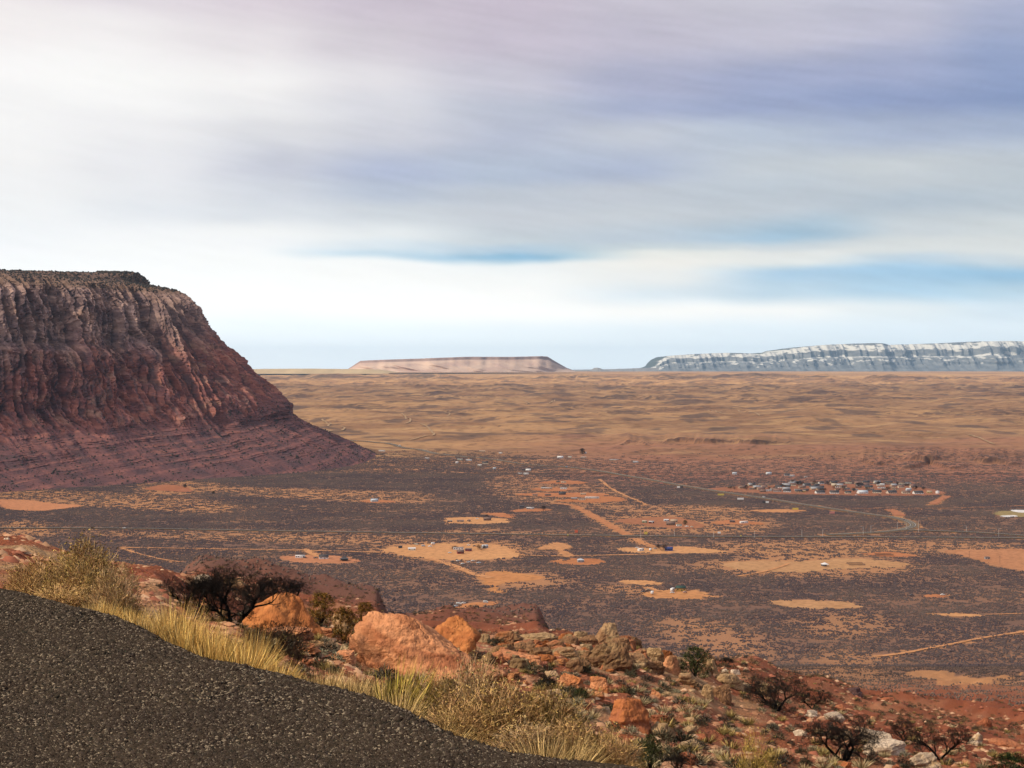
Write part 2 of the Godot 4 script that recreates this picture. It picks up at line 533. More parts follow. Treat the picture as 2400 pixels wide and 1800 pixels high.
func plain_color(cols: Array, rows: Array, pos: PackedVector3Array, col: PackedColorArray) -> void:
	var nc := cols.size()
	for i in rows.size():
		var dd: float = rows[i]
		for j in nc:
			var k := i * nc + j
			var q := pos[k]
			var n: float = nz.mid.get_noise_2d(q.x * 0.18, q.z * 0.3)
			var n2: float = nz.n40.get_noise_2d(q.x * 0.15 + 77.0, q.z * 0.4)
			var c := Color(0.44, 0.245, 0.112).lerp(Color(0.28, 0.148, 0.073), clampf(0.5 + n * 1.5 + 0.25 * smoothstep(1300.0, 2300.0, cols[j]), 0, 1))
			c = c.lerp(Color(0.52, 0.315, 0.145), clampf(n2 * 1.6 - 0.1, 0.0, 0.6))
			var spot: float = nz.mid.get_noise_2d(q.x * 0.55 + 31.0, q.z * 0.36 + q.x * 0.1)
			c = c.lerp(Color(0.105, 0.066, 0.052), smoothstep(0.17, 0.36, spot) * 0.7 * smoothstep(3500.0, 4400.0, dd))
			var p: float = cols[j]
			var redness := (1.0 - smoothstep(3300.0, 4700.0, dd + n * 900.0)) * smoothstep(900.0, 1500.0, p)
			c = c.lerp(Color(0.30, 0.13, 0.08), redness * 0.85)
			redness = (1.0 - smoothstep(3150.0, 3600.0, dd + n * 500.0)) * (1.0 - smoothstep(900.0, 1500.0, p))
			c = c.lerp(Color(0.37, 0.17, 0.09), redness * 0.8)
			# bare dark rock where the ground steps
			if i > 0:
				var rise: float = (q.y - pos[k - nc].y) / maxf(1.0, dd - rows[i - 1])
				var rock := smoothstep(0.10, 0.26, rise + n2 * 0.05)
				c = c.lerp(Color(0.11, 0.062, 0.045), rock * 0.85)
			col[k] = c

func build_cloud() -> void:
	# the cloud bank high over the viewer's left that keeps the valley and the plain out of the sun; beyond its edge the far rim and the mesas lie in sunlight
	var n := 90
	var fill := PackedFloat32Array()
	var x0 := -12200.0
	var z0 := -8700.0
	var w := 14200.0
	var h := 11100.0
	for i in n:
		for j in n:
			var u := j / (n - 1.0)
			var v := i / (n - 1.0)
			var edge := minf(minf(u, 1.0 - u) * w, minf(v, 1.0 - v) * h) / 900.0
			var lump: float = nz.wide.get_noise_2d(u * w * 0.35, v * h * 0.35)
			fill.append(clampf(edge * (1.0 + 1.5 * lump) - 0.35 - maxf(0.0, 0.5 * lump), 0.0, 1.0))
	var pos := PackedVector3Array()
	var idx := PackedInt32Array()
	for side in 2:
		for i in n:
			for j in n:
				var f := sqrt(fill[i * n + j])
				var lump: float = nz.mid.get_noise_2d(j * 30.0, i * 30.0) * f
				pos.append(Vector3(x0 + j / (n - 1.0) * w, 6000.0 + (f * 520.0 + lump * 260.0 if side == 0 else -f * 160.0), z0 + i / (n - 1.0) * h))
	for side in 2:
		for i in n - 1:
			for j in n - 1:
				var a := i * n + j
				if fill[a] + fill[a + 1] + fill[a + n] + fill[a + n + 1] <= 0.0:
					continue
				var o := side * n * n
				if side == 0:
					idx.append_array([o + a, o + a + 1, o + a + n + 1, o + a, o + a + n + 1, o + a + n])
				else:
					idx.append_array([o + a, o + a + n + 1, o + a + 1, o + a, o + a + n, o + a + n + 1])
	var m := flat("cloud_vapour", Color(0.92, 0.92, 0.93), 1.0)
	m.backlight_enabled = true
	m.backlight = Color(1, 1, 1)
	m.metallic_specular = 0.0
	m.transparency = BaseMaterial3D.TRANSPARENCY_ALPHA
	m.albedo_color.a = 0.29
	structure(add_mesh("cloud", raw_mesh(pos, PackedVector3Array(), PackedColorArray(), idx), m), "thick cloud bank high above the valley, beyond the top of the view")

func build_valley_floor() -> void:
	var pos := PackedVector3Array()
	var col := PackedColorArray()
	var cols := []
	for i in 341:
		cols.append(-700.0 + i * 11.0)
	var rows := []
	var d := 950.0
	while d < 3120.0:
		rows.append(d)
		d *= 1.006
	for dd in rows:
		for p in cols:
			var x: float = (p - 1200.0) / F * dd
			pos.append(Vector3(x, -0.02 if dd > 1000.0 else -6.0, -dd))
			col.append(valley_color(x, -dd))
	structure(add_mesh("valley_floor", grid_mesh(cols.size(), rows.size(), pos, col), mats.valley), "flat valley floor of orange soil under dark scrub")

# ------------------------------------------------------------------ materials
func setup_materials() -> void:
	var fine := grain(21, 0.02, 5, 0.62, 1.30)
	var coarse := grain(22, 0.008, 6, 0.70, 1.25)
	var speck := grain(23, 0.09, 3, 0.45, 1.6)
	mat("soil", 0.97, grain(28, 0.05, 6, 0.25, 1.75), 5.0, grain(30, 0.04, 6, 0.0, 1.0), 30.0)
	mat("valley", 0.97, speck, 90.0)
	mat("plain", 0.97, grain(25, 0.03, 6, 0.45, 1.5), 900.0)
	mat("cliff", 0.95, grain(24, 0.012, 7, 0.30, 1.75), 70.0, coarse, 300.0)
	mat("mesa", 0.95, grain(29, 0.01, 5, 0.85, 1.12), 1500.0)
	mat("gravel_bed", 0.95, speck, 0.35, speck, 3.0)
	mat("rock", 0.93, grain(26, 0.018, 7, 0.35, 1.6), 2.6, grain(27, 0.014, 7, 0.0, 1.0), 16.0)
	mat("plant", 1.0)
	mats.plant.backlight_enabled = true
	mats.plant.backlight = Color(0.25, 0.25, 0.2)
	mat("wood", 0.95)
	mat("paint", 0.7)
	mat("scrub", 1.0)
	mat("asphalt", 0.9, fine, 6.0)
	mat("dirt", 0.97, grain(31, 0.03, 6, 0.6, 1.25), 160.0)
	mat("stone", 0.85)

# ------------------------------------------------------------------ the cliff on the left
var cliff_scrub: Array = []

func poly_at(p: Array, v: float) -> Vector2:
	# p: points with running length in z
	var l: float = v * p[-1].z
	for i in range(1, p.size()):
		if l <= p[i].z or i == p.size() - 1:
			var t: float = (l - p[i - 1].z) / maxf(0.001, p[i].z - p[i - 1].z)
			return Vector2(lerpf(p[i - 1].x, p[i].x, t), lerpf(p[i - 1].y, p[i].y, t))
	return Vector2.ZERO

func running(a: Array) -> Array:
	var out := []
	var l := 0.0
	for i in range(0, a.size(), 2):
		if i > 0:
			l += Vector2(a[i], a[i + 1]).distance_to(Vector2(a[i - 2], a[i - 1]))
		out.append(Vector3(a[i], a[i + 1], l))
	return out

func build_cliff() -> void:
	var face := running([-40, -6, 0, 2, 60, 12, 130, 34, 205, 62, 236, 80, 270, 98, 300, 116, 322, 136, 332, 200, 345, 262, 378, 280, 390, 340, 402, 385, 424, 412, 460, 428, 500, 435, 560, 441, 690, 448])
	var nose := running([-40, -6, 0, 2, 24, 15, 80, 38, 145, 64, 228, 102, 240, 126, 266, 158, 297, 186, 328, 213, 339, 228, 391, 280, 432, 322, 453, 353, 468, 379, 490, 405, 504, 413, 548, 424, 566, 428, 576, 445, 592, 456, 690, 460])
	var center := Vector2(-1024.0, -3450.0)
	var inward0 := Vector2(-0.714, -0.70)
	var strike := Vector2(0.70, -0.714)
	var radius := 700.0
	var nc := 960
	var nr := 380
	var straight := 1000.0
	var total := straight + radius * 1.9
	var crack := FastNoiseLite.new()
	crack.noise_type = FastNoiseLite.TYPE_SIMPLEX_SMOOTH
	crack.seed = 5
	crack.frequency = 1.0
	crack.fractal_octaves = 3
	var block := FastNoiseLite.new()
	block.noise_type = FastNoiseLite.TYPE_CELLULAR
	block.cellular_return_type = FastNoiseLite.RETURN_CELL_VALUE
	block.seed = 6
	block.frequency = 1.0
	var pos := PackedVector3Array()
	var col := PackedColorArray()
	for i in nr:
		var v := i / (nr - 1.0)
		for j in nc:
			var s := j / (nc - 1.0) * total
			var foot: Vector2
			var inward: Vector2
			var tangent0 := center - inward0 * radius
			if s < straight:
				foot = tangent0 - strike * (straight - s)
				inward = inward0
			else:
				var th := (s - straight) / radius
				inward = inward0.rotated(-th)
				foot = center - inward * radius
			var w := smoothstep(straight - 420.0, straight + 260.0, s)
			var a := poly_at(face, v)
			var b := poly_at(nose, v)
			var rc := a.lerp(b, w)
			var y := rc.y
			# beds rise towards the nose
			var tilt := (s - straight) * 0.085
			var bed := y - clampf(tilt, -45.0, 45.0)
			var su: float = s + 14.0 * nz.u4.get_noise_2d(s * 0.012, y * 0.012)
			var wall: float = smoothstep(98.0, 140.0, bed + 34.0 * nz.u4.get_noise_1d(s * 0.011)) * (1.0 - smoothstep(385.0, 440.0, y))
			var big := crack.get_noise_2d(su * 0.0075, y * 0.0012)
			var med := crack.get_noise_2d(su * 0.021 + 100.0, y * 0.0016)
			var small := crack.get_noise_2d(su * 0.066 + 300.0, y * 0.005)
			var tiny := crack.get_noise_2d(su * 0.17 + 500.0, y * 0.014)
			# rounded ribs between sharp joints
			var out := wall * (54.0 * big + 26.0 * pow(absf(med), 0.6) + 12.0 * pow(absf(small), 0.6) + 5.0 * pow(absf(tiny), 0.6) - 8.0 + 8.0 * block.get_noise_2d(su * 0.03, y * 0.022) - 30.0 * exp(-absf(med) * 10.0) - 15.0 * exp(-absf(small) * 5.0) - 5.0 * exp(-absf(tiny) * 3.0))
			# ledges of harder rock across the debris slope
			for lg in [[92.0, 13.0], [60.0, 6.0], [128.0, 8.0], [30.0, 4.0]]:
				var up: float = bed - lg[0] + 5.0 * nz.u4.get_noise_1d(s * 0.01 + lg[0])
				if up < 0.0 and up > -16.0:
					out += (1.0 - wall * 0.8) * lg[1] * (1.0 + up / 16.0) * clampf(0.8 + 1.5 * nz.u4.get_noise_1d(s * 0.008 + lg[0] * 3.0), 0.0, 1.2)
				elif up >= 0.0:
					out += (1.0 - wall * 0.8) * lg[1] * exp(-up / 14.0) * 0.55 * clampf(0.8 + 1.5 * nz.u4.get_noise_1d(s * 0.008 + lg[0] * 3.0), 0.0, 1.2)
			# thin beds: ledges stand out, softer beds weather back
			var strat: float = nz.u.get_noise_1d(bed * 0.085) + 0.6 * nz.u.get_noise_1d(bed * 0.26)
			var strat2: float = nz.u.get_noise_1d(bed * 0.75 + 40.0)
			out += strat * lerpf(5.0, 1.6, wall) * clampf(0.55 + 1.6 * nz.u4.get_noise_2d(s * 0.006, bed * 0.03), 0.0, 1.3) * smoothstep(4.0, 40.0, y) + strat2 * lerpf(2.2, 1.0, wall) * clampf(0.45 + 2.2 * nz.u4.get_noise_2d(s * 0.013 + 70.0, bed * 0.02), 0.0, 1.4) * smoothstep(10.0, 40.0, y)
			# spurs and gullies on the debris slope
			var spur: float = nz.u4.get_noise_2d(s * 0.0062 + 50.0, 3.0)
			out += (1.0 - wall) * smoothstep(2.0, 60.0, y) * (1.0 - smoothstep(380.0, 430.0, y)) * (spur * 46.0 + 16.0 * nz.u4.get_noise_2d(s * 0.026, y * 0.006))
			out += 2.2 * nz.n8.get_noise_2d(s * 0.5, y * 0.8) + 1.0 * nz.n1.get_noise_2d(s * 0.22, y * 0.3)
			if y > 400.0:
				y += 3.0 * nz.n8.get_noise_2d(s * 0.25, v * 800.0)
			var r := rc.x - out
			var p := foot + inward * r
			pos.append(Vector3(p.x, y, p.y))
			# colours of the beds
			var pale: float = smoothstep(215.0, 330.0, bed + 55.0 * nz.u4.get_noise_2d(s * 0.009, y * 0.006))
			var n3: float = nz.u4.get_noise_2d(su * 0.05, y * 0.03)
			var red := Color(0.46, 0.185, 0.135).lerp(Color(0.26, 0.108, 0.10), clampf(0.5 + n3 * 1.8, 0, 1))
			var grey := Color(0.50, 0.34, 0.285).lerp(Color(0.26, 0.175, 0.165), clampf(0.5 + n3 * 1.9, 0, 1))
			var c := red.lerp(grey, pale)
			c = c.lerp(Color(0.48, 0.30, 0.215), clampf(1.4 * nz.u4.get_noise_2d(su * 0.02 + 9.0, y * 0.02) - 0.12, 0.0, 0.6) * wall)
			# desert varnish in streaks down the wall
			c = c.lerp(Color(0.13, 0.085, 0.09), clampf(nz.u4.get_noise_2d(su * 0.14 + 60.0, y * 0.009) * 3.0 - 0.15, 0.0, 0.8) * wall)
			var debris := Color(0.185, 0.084, 0.08).lerp(Color(0.105, 0.06, 0.064), clampf(0.5 + 1.2 * nz.u4.get_noise_2d(s * 0.02, y * 0.012 + 8.0), 0, 1))
			debris = debris.lerp(Color(0.30, 0.128, 0.10), clampf(0.9 * strat2 + 0.4 * strat, 0.0, 0.75) * clampf(0.45 + 2.2 * nz.u4.get_noise_2d(s * 0.013 + 70.0, bed * 0.02), 0.0, 1.2))
			c = debris.lerp(c, clampf(wall * 1.2 + 0.3 * smoothstep(0.2, 0.5, strat), 0.0, 1.0))
			if y > 396.0:
				c = c.lerp(Color(0.24, 0.155, 0.115), smoothstep(396.0, 412.0, y))
			col.append(c)
			# places for scrub
			if i > 6 and (wall < 0.25 or y > 405.0 or (strat > 0.25 and wall < 0.8)) and rng.randf() < (0.16 if y > 404.0 else (0.05 + 0.05 * smoothstep(90.0, 150.0, y)) * clampf(1.0 + 2.0 * nz.u4.get_noise_2d(s * 0.02, y * 0.03 + 50.0), 0.1, 2.0)):
				cliff_scrub.append(pos[-1])
	var c_node := structure(add_mesh("cliff", grid_mesh(nc, nr, pos, col, false), mats.cliff), "tall red and grey sandstone cliff with a talus apron")
	var mm := scatter_mesh("cliff_scrub", blob_mesh(4, 1.0, 0.75), cliff_scrub.size())
	for k in cliff_scrub.size():
		var sz := (1.2 + 3.2 * pow(rng.randf(), 2.5)) * (1.25 if cliff_scrub[k].y > 404.0 else 1.0)
		mm.set_instance_transform(k, Transform3D(Basis(Vector3.UP, rng.randf() * TAU).scaled(Vector3(sz, sz * rng.randf_range(0.6, 1.0), sz)), cliff_scrub[k] + Vector3(0, 0.2, 0)))
		mm.set_instance_color(k, Color(0.048, 0.044, 0.038).lerp(Color(0.085, 0.07, 0.058), rng.randf()))

func scatter_mesh(called: String, mesh: Mesh, n: int, m: Material = null, label := "") -> MultiMesh:
	var mm := MultiMesh.new()
	mm.transform_format = MultiMesh.TRANSFORM_3D
	mm.use_colors = true
	mm.mesh = mesh
	mm.instance_count = n
	var o := MultiMeshInstance3D.new()
	o.name = numbered(called)
	o.multimesh = mm
	o.material_override = m if m else mats.scrub
	o.set_meta("kind", "stuff")
	o.set_meta("label", label if label else "dark scrub dotted over the cliff ledges and talus")
	add_child(o)
	return mm

func blob_mesh(sd: int, w: float, h: float, n := 1, spread := 0.0) -> ArrayMesh:
	# n ragged little domes of twiggy facets, for scrub seen from far
	var r := RandomNumberGenerator.new()
	r.seed = sd
	var st := SurfaceTool.new()
	st.begin(Mesh.PRIMITIVE_TRIANGLES)
	for q in n:
		var o := Vector3(r.randf_range(-spread, spread), 0, r.randf_range(-spread, spread))
		var sc := r.randf_range(0.65, 1.2) if n > 1 else 1.0
		var tint := r.randf_range(0.75, 1.25)
		var ring := 6
		var lv := [[-0.15, 0.75], [0.35, 1.0], [0.75, 0.72], [1.0, 0.12]]
		var pts := []
		for l in 4:
			for k in ring:
				var an := (k + 0.5 * (l % 2)) / ring * TAU
				var rr: float = lv[l][1] * w * 0.5 * r.randf_range(0.75, 1.25) * sc
				pts.append(o + Vector3(cos(an) * rr, lv[l][0] * h * sc * r.randf_range(0.85, 1.15), sin(an) * rr))
		for l in 3:
			for k in ring:
				var a: Vector3 = pts[l * ring + k]
				var b: Vector3 = pts[l * ring + (k + 1) % ring]
				var c: Vector3 = pts[(l + 1) * ring + k]
				var d: Vector3 = pts[(l + 1) * ring + (k + 1) % ring]
				var t := tint * r.randf_range(0.8, 1.2)
				st.set_color(Color(t, t, t))
				for vv in [a, c, b, b, c, d]:
					st.add_vertex(vv)
	st.generate_normals()
	return st.commit()

# ------------------------------------------------------------------ far mesas
func build_mesas() -> void:
	# the tan table mountain in the middle
	var d := 18500.0
	var mpp := d / F
	var pos := PackedVector3Array()
	var col := PackedColorArray()
	var xs := [812.0, 822.0, 850.0, 900.0, 1000.0, 1100.0, 1200.0, 1270.0, 1283.0, 1300.0, 1330.0, 1350.0]
	var ys := [868.0, 862.0, 846.0, 844.0, 841.0, 837.0, 837.0, 835.0, 836.0, 846.0, 862.0, 869.0]
	var nc := 420
	var nr := 44
	for i in nr:
		var v := i / (nr - 1.0)
		for j in nc:
			var u := j / (nc - 1.0)
			var px := lerpf(812.0, 1350.0, u)
			var top := (872.0 - along(xs, ys, px)) * mpp
			# a debris slope under a caprock band, then the flat top going back
			var prof_y: float
			var prof_z: float
			if v < 0.62:
				prof_y = pow(v / 0.62, 1.15) * 0.84
				prof_z = v / 0.62 * 300.0
			elif v < 0.74:
				prof_y = 0.84 + (v - 0.62) / 0.12 * 0.16
				prof_z = 300.0 + (v - 0.62) / 0.12 * 16.0
			else:
				prof_y = 1.0
				prof_z = 316.0 + (v - 0.74) / 0.26 * 900.0
			var x := (px - 1200.0) * mpp
			var g: float = nz.ridge.get_noise_2d(x * 0.55 + prof_z * 0.7, prof_z * 0.4)
			var gully: float = 240.0 * nz.wide.get_noise_1d(x * 0.8) * minf(1.0, v / 0.4) + g * 70.0 * sin(PI * clampf(v / 0.62, 0.0, 1.0)) + 50.0 * nz.mid.get_noise_2d(x * 0.35 + prof_z, prof_z * 0.5) * clampf((0.6 - v) * 2.0, 0.0, 1.0)
			var bend := 900.0 * pow(absf(u - 0.45) / 0.55, 2.2)
			var y: float = EYE + (868.0 - 872.0) * mpp + top * prof_y + (2.0 * nz.n40.get_noise_2d(x, v * 900.0) if v < 0.74 else 0.0)
			pos.append(Vector3(x, y, -(d - 900.0 + prof_z + bend - gully)))
			var n: float = nz.mid.get_noise_2d(x * 0.4, y * 2.0)
			var c := Color(0.50, 0.36, 0.275).lerp(Color(0.42, 0.29, 0.23), clampf(0.5 + n * 1.4, 0, 1))
			if v > 0.6 and v < 0.75:
				c = Color(0.27, 0.18, 0.15)
			elif v >= 0.75:
				c = Color(0.33, 0.25, 0.17)
			col.append(c)
	structure(add_mesh("mesa", grid_mesh(nc, nr, pos, col), mats.mesa), "long flat-topped tan mesa on the horizon in the middle")
	snowy_mesa()
	# low blue hills and a butte between the two
	low_ridge("hills", 30000.0, [1330.0, 1380.0, 1400.0, 1450.0, 1500.0, 1560.0, 1600.0], [868.0, 866.0, 866.0, 865.0, 863.0, 861.0, 864.0], "faint blue low hills on the horizon between the two mesas")
	low_ridge("butte", 27000.0, [1390.0, 1399.0, 1404.0, 1409.0, 1416.0, 1430.0], [868.0, 865.0, 861.5, 862.0, 866.0, 868.0], "tiny blue butte on the horizon between the two mesas")
	low_ridge("bluff", 15800.0, [540.0, 600.0, 700.0, 860.0, 893.0, 910.0], [866.0, 864.5, 864.0, 865.5, 870.0, 873.0], "low tan bluff on the horizon beside the cliff")

func low_ridge(called: String, d: float, xs: Array, ys: Array, label: String) -> void:
	var mpp := d / F
	var pos := PackedVector3Array()
	var col := PackedColorArray()
	var nc := 120
	var lv := [0.0, 0.45, 0.7, 0.95, 1.0, 1.0]
	var zs := [0.0, 160.0, 260.0, 300.0, 520.0, 1500.0]
	for i in 6:
		for j in nc:
			var px := lerpf(xs[0], xs[-1], j / (nc - 1.0))
			var top: float = (876.0 - along(xs, ys, px) + 0.4 * nz.u4.get_noise_1d(px * 0.09)) * mpp
			var x := (px - 1200.0) * mpp
			pos.append(Vector3(x, EYE + (HZ - 876.0) * mpp + top * lv[i], -(d + zs[i] - 150.0 * nz.wide.get_noise_1d(x * 1.2))))
			col.append(Color(0.42, 0.31, 0.18) if called == "bluff" else Color(0.22, 0.20, 0.19))
	structure(add_mesh(called, grid_mesh(nc, 6, pos, col), mats.mesa), label)

func snowy_mesa() -> void:
	var d := 30000.0
	var mpp := d / F
	var xs := [1520.0, 1545.0, 1552.0, 1560.0, 1575.0, 1600.0, 1650.0, 1720.0, 1780.0, 1800.0, 1822.0, 1832.0, 1838.0, 1860.0, 1900.0, 1960.0, 2020.0, 2060.0, 2100.0, 2112.0, 2180.0, 2240.0, 2300.0, 2400.0, 2600.0, 3000.0]
	var ys := [866.0, 858.0, 848.0, 841.0, 834.0, 831.0, 828.0, 825.0, 827.0, 829.0, 824.0, 825.0, 826.0, 818.0, 812.0, 806.0, 803.5, 802.5, 803.0, 806.0, 804.0, 802.0, 799.0, 797.0, 797.0, 799.0]
	var nc := 900
	var nr := 110
	var pos := PackedVector3Array()
	var col := PackedColorArray()
	# stepped profile: debris, cliff, snowy bench, cliff, snowy slope, rim
	var pv := [0.0, 0.10, 0.28, 0.34, 0.40, 0.47, 0.53, 0.60, 0.74, 0.82, 0.92, 0.96, 1.0]
	var pyv := [0.0, 0.10, 0.27, 0.36, 0.40, 0.48, 0.52, 0.56, 0.78, 0.84, 0.97, 1.0, 1.0]
	var pz := [0.0, 250.0, 560.0, 600.0, 680.0, 720.0, 820.0, 940.0, 1000.0, 1090.0, 1240.0, 1300.0, 3600.0]
	for i in nr:
		var v := i / (nr - 1.0)
		for j in nc:
			var px := lerpf(1520.0, 2800.0, j / (nc - 1.0))
			var x := (px - 1200.0) * mpp
			var top := (874.0 - along(xs, ys, px)) * mpp
			var e: float = nz.wide.get_noise_1d(x * 0.42 + 100.0) * 700.0 + nz.wide.get_noise_1d(x * 1.7) * 260.0 + nz.mid.get_noise_1d(x * 0.9) * 90.0
			var rav: float = nz.ridge.get_noise_2d(x * 0.55 + v * 20.0, v * 300.0)
			var vv: float = clampf(v + (0.05 * nz.mid.get_noise_2d(x * 0.22, 5.0) + 0.06 * nz.wide.get_noise_2d(x * 0.5, 9.0)) * (1.0 if v > 0.02 and v < 0.95 else 0.0), 0.0, 1.0)
			var y := EYE + (HZ - 874.0) * mpp + top * along(pv, pyv, vv)
			var z := -(d - 400.0 + along(pv, pz, vv) - e * minf(1.0, v * 3.0) - rav * 130.0 * (1.0 - absf(v - 0.4)))
			if v < 0.93:
				y += 6.0 * nz.n40.get_noise_2d(x * 0.3, v * 1500.0)
			pos.append(Vector3(x, y, z))
			col.append(Color.WHITE)
	for i in nr:
		var v := i / (nr - 1.0)
		for j in nc:
			var k := i * nc + j
			var q := pos[k]
			var n: float = nz.mid.get_noise_2d(q.x * 0.5, q.y * 1.6)
			var n2: float = nz.n40.get_noise_2d(q.x * 0.22, q.y * 0.5)
			# snow rests on the benches and under the rim, in streaks down the gullies; the walls and the foot are bare
			var q1: float = nz.mid.get_noise_1d(q.x * 0.55 + q.y * 0.9)
			var q2: float = nz.mid.get_noise_1d(q.x * 0.5 - q.y * 1.1 + 900.0)
			var vs: float = v + 0.09 * nz.wide.get_noise_1d(q.x * 0.35) + 0.05 * n
			var lie := along([0.0, 0.2, 0.3, 0.36, 0.45, 0.52, 0.57, 0.63, 0.72, 0.78, 0.9, 0.94, 0.965], [0.0, 0.02, 0.3, 0.12, 0.5, 0.3, 0.72, 0.18, 0.2, 0.68, 0.8, 0.6, 0.0], vs)
			var snow := smoothstep(0.42, 0.62, lie + 0.6 * n2 + 0.16 * maxf(q1, q2) - 0.05)
			var rock := Color(0.17, 0.175, 0.18).lerp(Color(0.11, 0.115, 0.125), clampf(0.5 + n * 1.6, 0, 1))
			if v > 0.955:
				rock = Color(0.07, 0.075, 0.07)
			col[k] = rock.lerp(Color(0.64, 0.63, 0.58), snow * 0.72)
	structure(add_mesh("snowy_mesa", grid_mesh(nc, nr, pos, col), mats.mesa), "long blue cliff-sided mesa dusted with snow on the horizon")

# ------------------------------------------------------------------ valley: clearings, roads, scrub
const MX := -1800.0
const MZ := -3800.0
const MW := 900
const MH := 805
var mask := PackedFloat32Array()

func put(px: float, py: float) -> Vector3:
	if py > 1558.0:
		return ground_at(px, py, 300.0, 1050.0)
	if py >= 1113.0:
		return flat_at(px, py)
	return ground_at(px, py, 2900.0, 9000.0)

func cell(x: float, z: float) -> int:
	var i := int((x - MX) / 4.0)
	var j := int((z - MZ) / 4.0)
	if i < 0 or j < 0 or i >= MW or j >= MH:
		return -1
	return j * MW + i

func stamp(poly: PackedVector2Array, value: float) -> void:
	var lo := poly[0]
	var hi := poly[0]
	for p in poly:
		lo = lo.min(p)
		hi = hi.max(p)
	var z := lo.y
	while z <= hi.y:
		var x := lo.x
		while x <= hi.x:
			if Geometry2D.is_point_in_polygon(Vector2(x, z), poly):
				var c := cell(x, z)
				if c >= 0:
					mask[c] = minf(mask[c], value)
			x += 4.0
		z += 4.0

func outline(pts: Array, rough: float, sd: float, round_off := true) -> PackedVector2Array:
	# pixel rows -> plan outline with a ragged edge
	var pl := []
	for i in range(0, pts.size(), 2):
		var q := put(pts[i], pts[i + 1])
		pl.append(Vector2(q.x, q.z))
	var out := PackedVector2Array()
	var n := pl.size()
	var steps := 14
	for i in n:
		var a: Vector2 = pl[(i + n - 1) % n]
		var b: Vector2 = pl[i]
		var c: Vector2 = pl[(i + 1) % n]
		var d: Vector2 = pl[(i + 2) % n]
		for k in steps:
			var t := k / float(steps)
			var q: Vector2 = b.cubic_interpolate(c, a, d, t) if round_off else b.lerp(c, t)
			var nn: Vector2 = Vector2(nz.u4.get_noise_2d(q.x * 0.06 + sd, q.y * 0.06), nz.u4.get_noise_2d(q.x * 0.06 + sd + 500.0, q.y * 0.06)) * rough
			out.append(q + nn)
	return out

var sheet_y := 0.06

func clearing(pts: Array, label: String, tint := Color(0.56, 0.259, 0.105), rough := 7.0, called := "dirt_clearing") -> void:
	var pl := outline(pts, rough, pts[0] * 0.37)
	var tri := Geometry2D.triangulate_polygon(pl)
	if tri.is_empty():
		pl = outline(pts, 0.0, 0.0, false)
		tri = Geometry2D.triangulate_polygon(pl)
	stamp(pl, 0.0)
	sheet_y += 0.012
	var pos := PackedVector3Array()
	var nor := PackedVector3Array()
	var col := PackedColorArray()
	for p in pl:
		pos.append(Vector3(p.x, (land(p.x, p.y) if p.y < -2950.0 else 0.0) + sheet_y, p.y))
		nor.append(Vector3.UP)
		var t: float = clampf(0.5 + nz.n40.get_noise_2d(p.x, p.y), 0.0, 1.0)
		col.append(tint.lerp(tint * Color(0.86, 0.80, 0.76), t))
	var idx := PackedInt32Array()
	for i in range(0, tri.size(), 3):
		var a := pl[tri[i]]
		var b := pl[tri[i + 1]]
		var c := pl[tri[i + 2]]
		if (b - a).cross(c - a) > 0.0:
			idx.append_array([tri[i], tri[i + 1], tri[i + 2]])
		else:
			idx.append_array([tri[i], tri[i + 2], tri[i + 1]])
	if pl[0].y < -1040.0:
		structure(add_mesh(called, raw_mesh(pos, nor, col, idx), mats.dirt), label)

func thin(pts: Array, value: float) -> void:
	stamp(outline(pts, 10.0, pts[1] * 0.5), value)

func feather() -> void:
	# the thinning fades out over some 30 m
	for pass_ in 2:
		var out := mask.duplicate()
		var stride := 1 if pass_ == 0 else MW
		for k in range(6 * MW, MW * (MH - 6)):
			out[k] = (mask[k - 5 * stride] + mask[k - 3 * stride] + mask[k - stride] + mask[k] + mask[k + stride] + mask[k + 3 * stride] + mask[k + 5 * stride]) / 7.0
		mask = out

func plan_line(pts: Array) -> PackedVector2Array:
	var pl := []
	for i in range(0, pts.size(), 2):
		var q := put(pts[i], pts[i + 1])
		pl.append(Vector2(q.x, q.z))
	var out := PackedVector2Array()
	var n := pl.size()
	for i in n - 1:
		var a: Vector2 = pl[maxi(i - 1, 0)]
		var d: Vector2 = pl[mini(i + 2, n - 1)]
		var cnt := maxi(3, int((pl[i + 1] - pl[i]).length() / 14.0))
		for k in cnt:
			out.append((pl[i] as Vector2).cubic_interpolate(pl[i + 1], a, d, k / float(cnt)))
	out.append(pl[-1])
	return out

func ribbon(line: PackedVector2Array, half: float, y: float, c: Color, wob := 0.0, shift := 0.0) -> ArrayMesh:
	var pos := PackedVector3Array()
	var nor := PackedVector3Array()
	var col := PackedColorArray()
	var idx := PackedInt32Array()
	for i in line.size():
		var t := (line[mini(i + 1, line.size() - 1)] - line[maxi(i - 1, 0)]).normalized()
		var s := Vector2(-t.y, t.x)
		for k in [-1.0, 1.0]:
			var w: float = half * k + wob * nz.u4.get_noise_2d(i * 0.31, k * 9.0 + half) + shift
			var q: Vector2 = line[i] + s * w
			pos.append(Vector3(q.x, (land(q.x, q.y) if q.y < -2950.0 else 0.0) + y, q.y))
			nor.append(Vector3.UP)
			col.append(c)
		if i > 0:
			var b := i * 2 - 2
			idx.append_array([b, b + 2, b + 3, b, b + 3, b + 1])
	var m := raw_mesh(pos, nor, col, idx)
	return m

func clear_along(line: PackedVector2Array, half: float, value: float) -> void:
	for p in line:
		var r := int(half / 4.0) + 1
		for i in range(-r, r + 1):
			for j in range(-r, r + 1):
				var q: Vector2 = p + Vector2(i * 4.0, j * 4.0)
				if q.distance_to(p) <= half:
					var c := cell(q.x, q.y)
					if c >= 0:
						mask[c] = minf(mask[c], value)

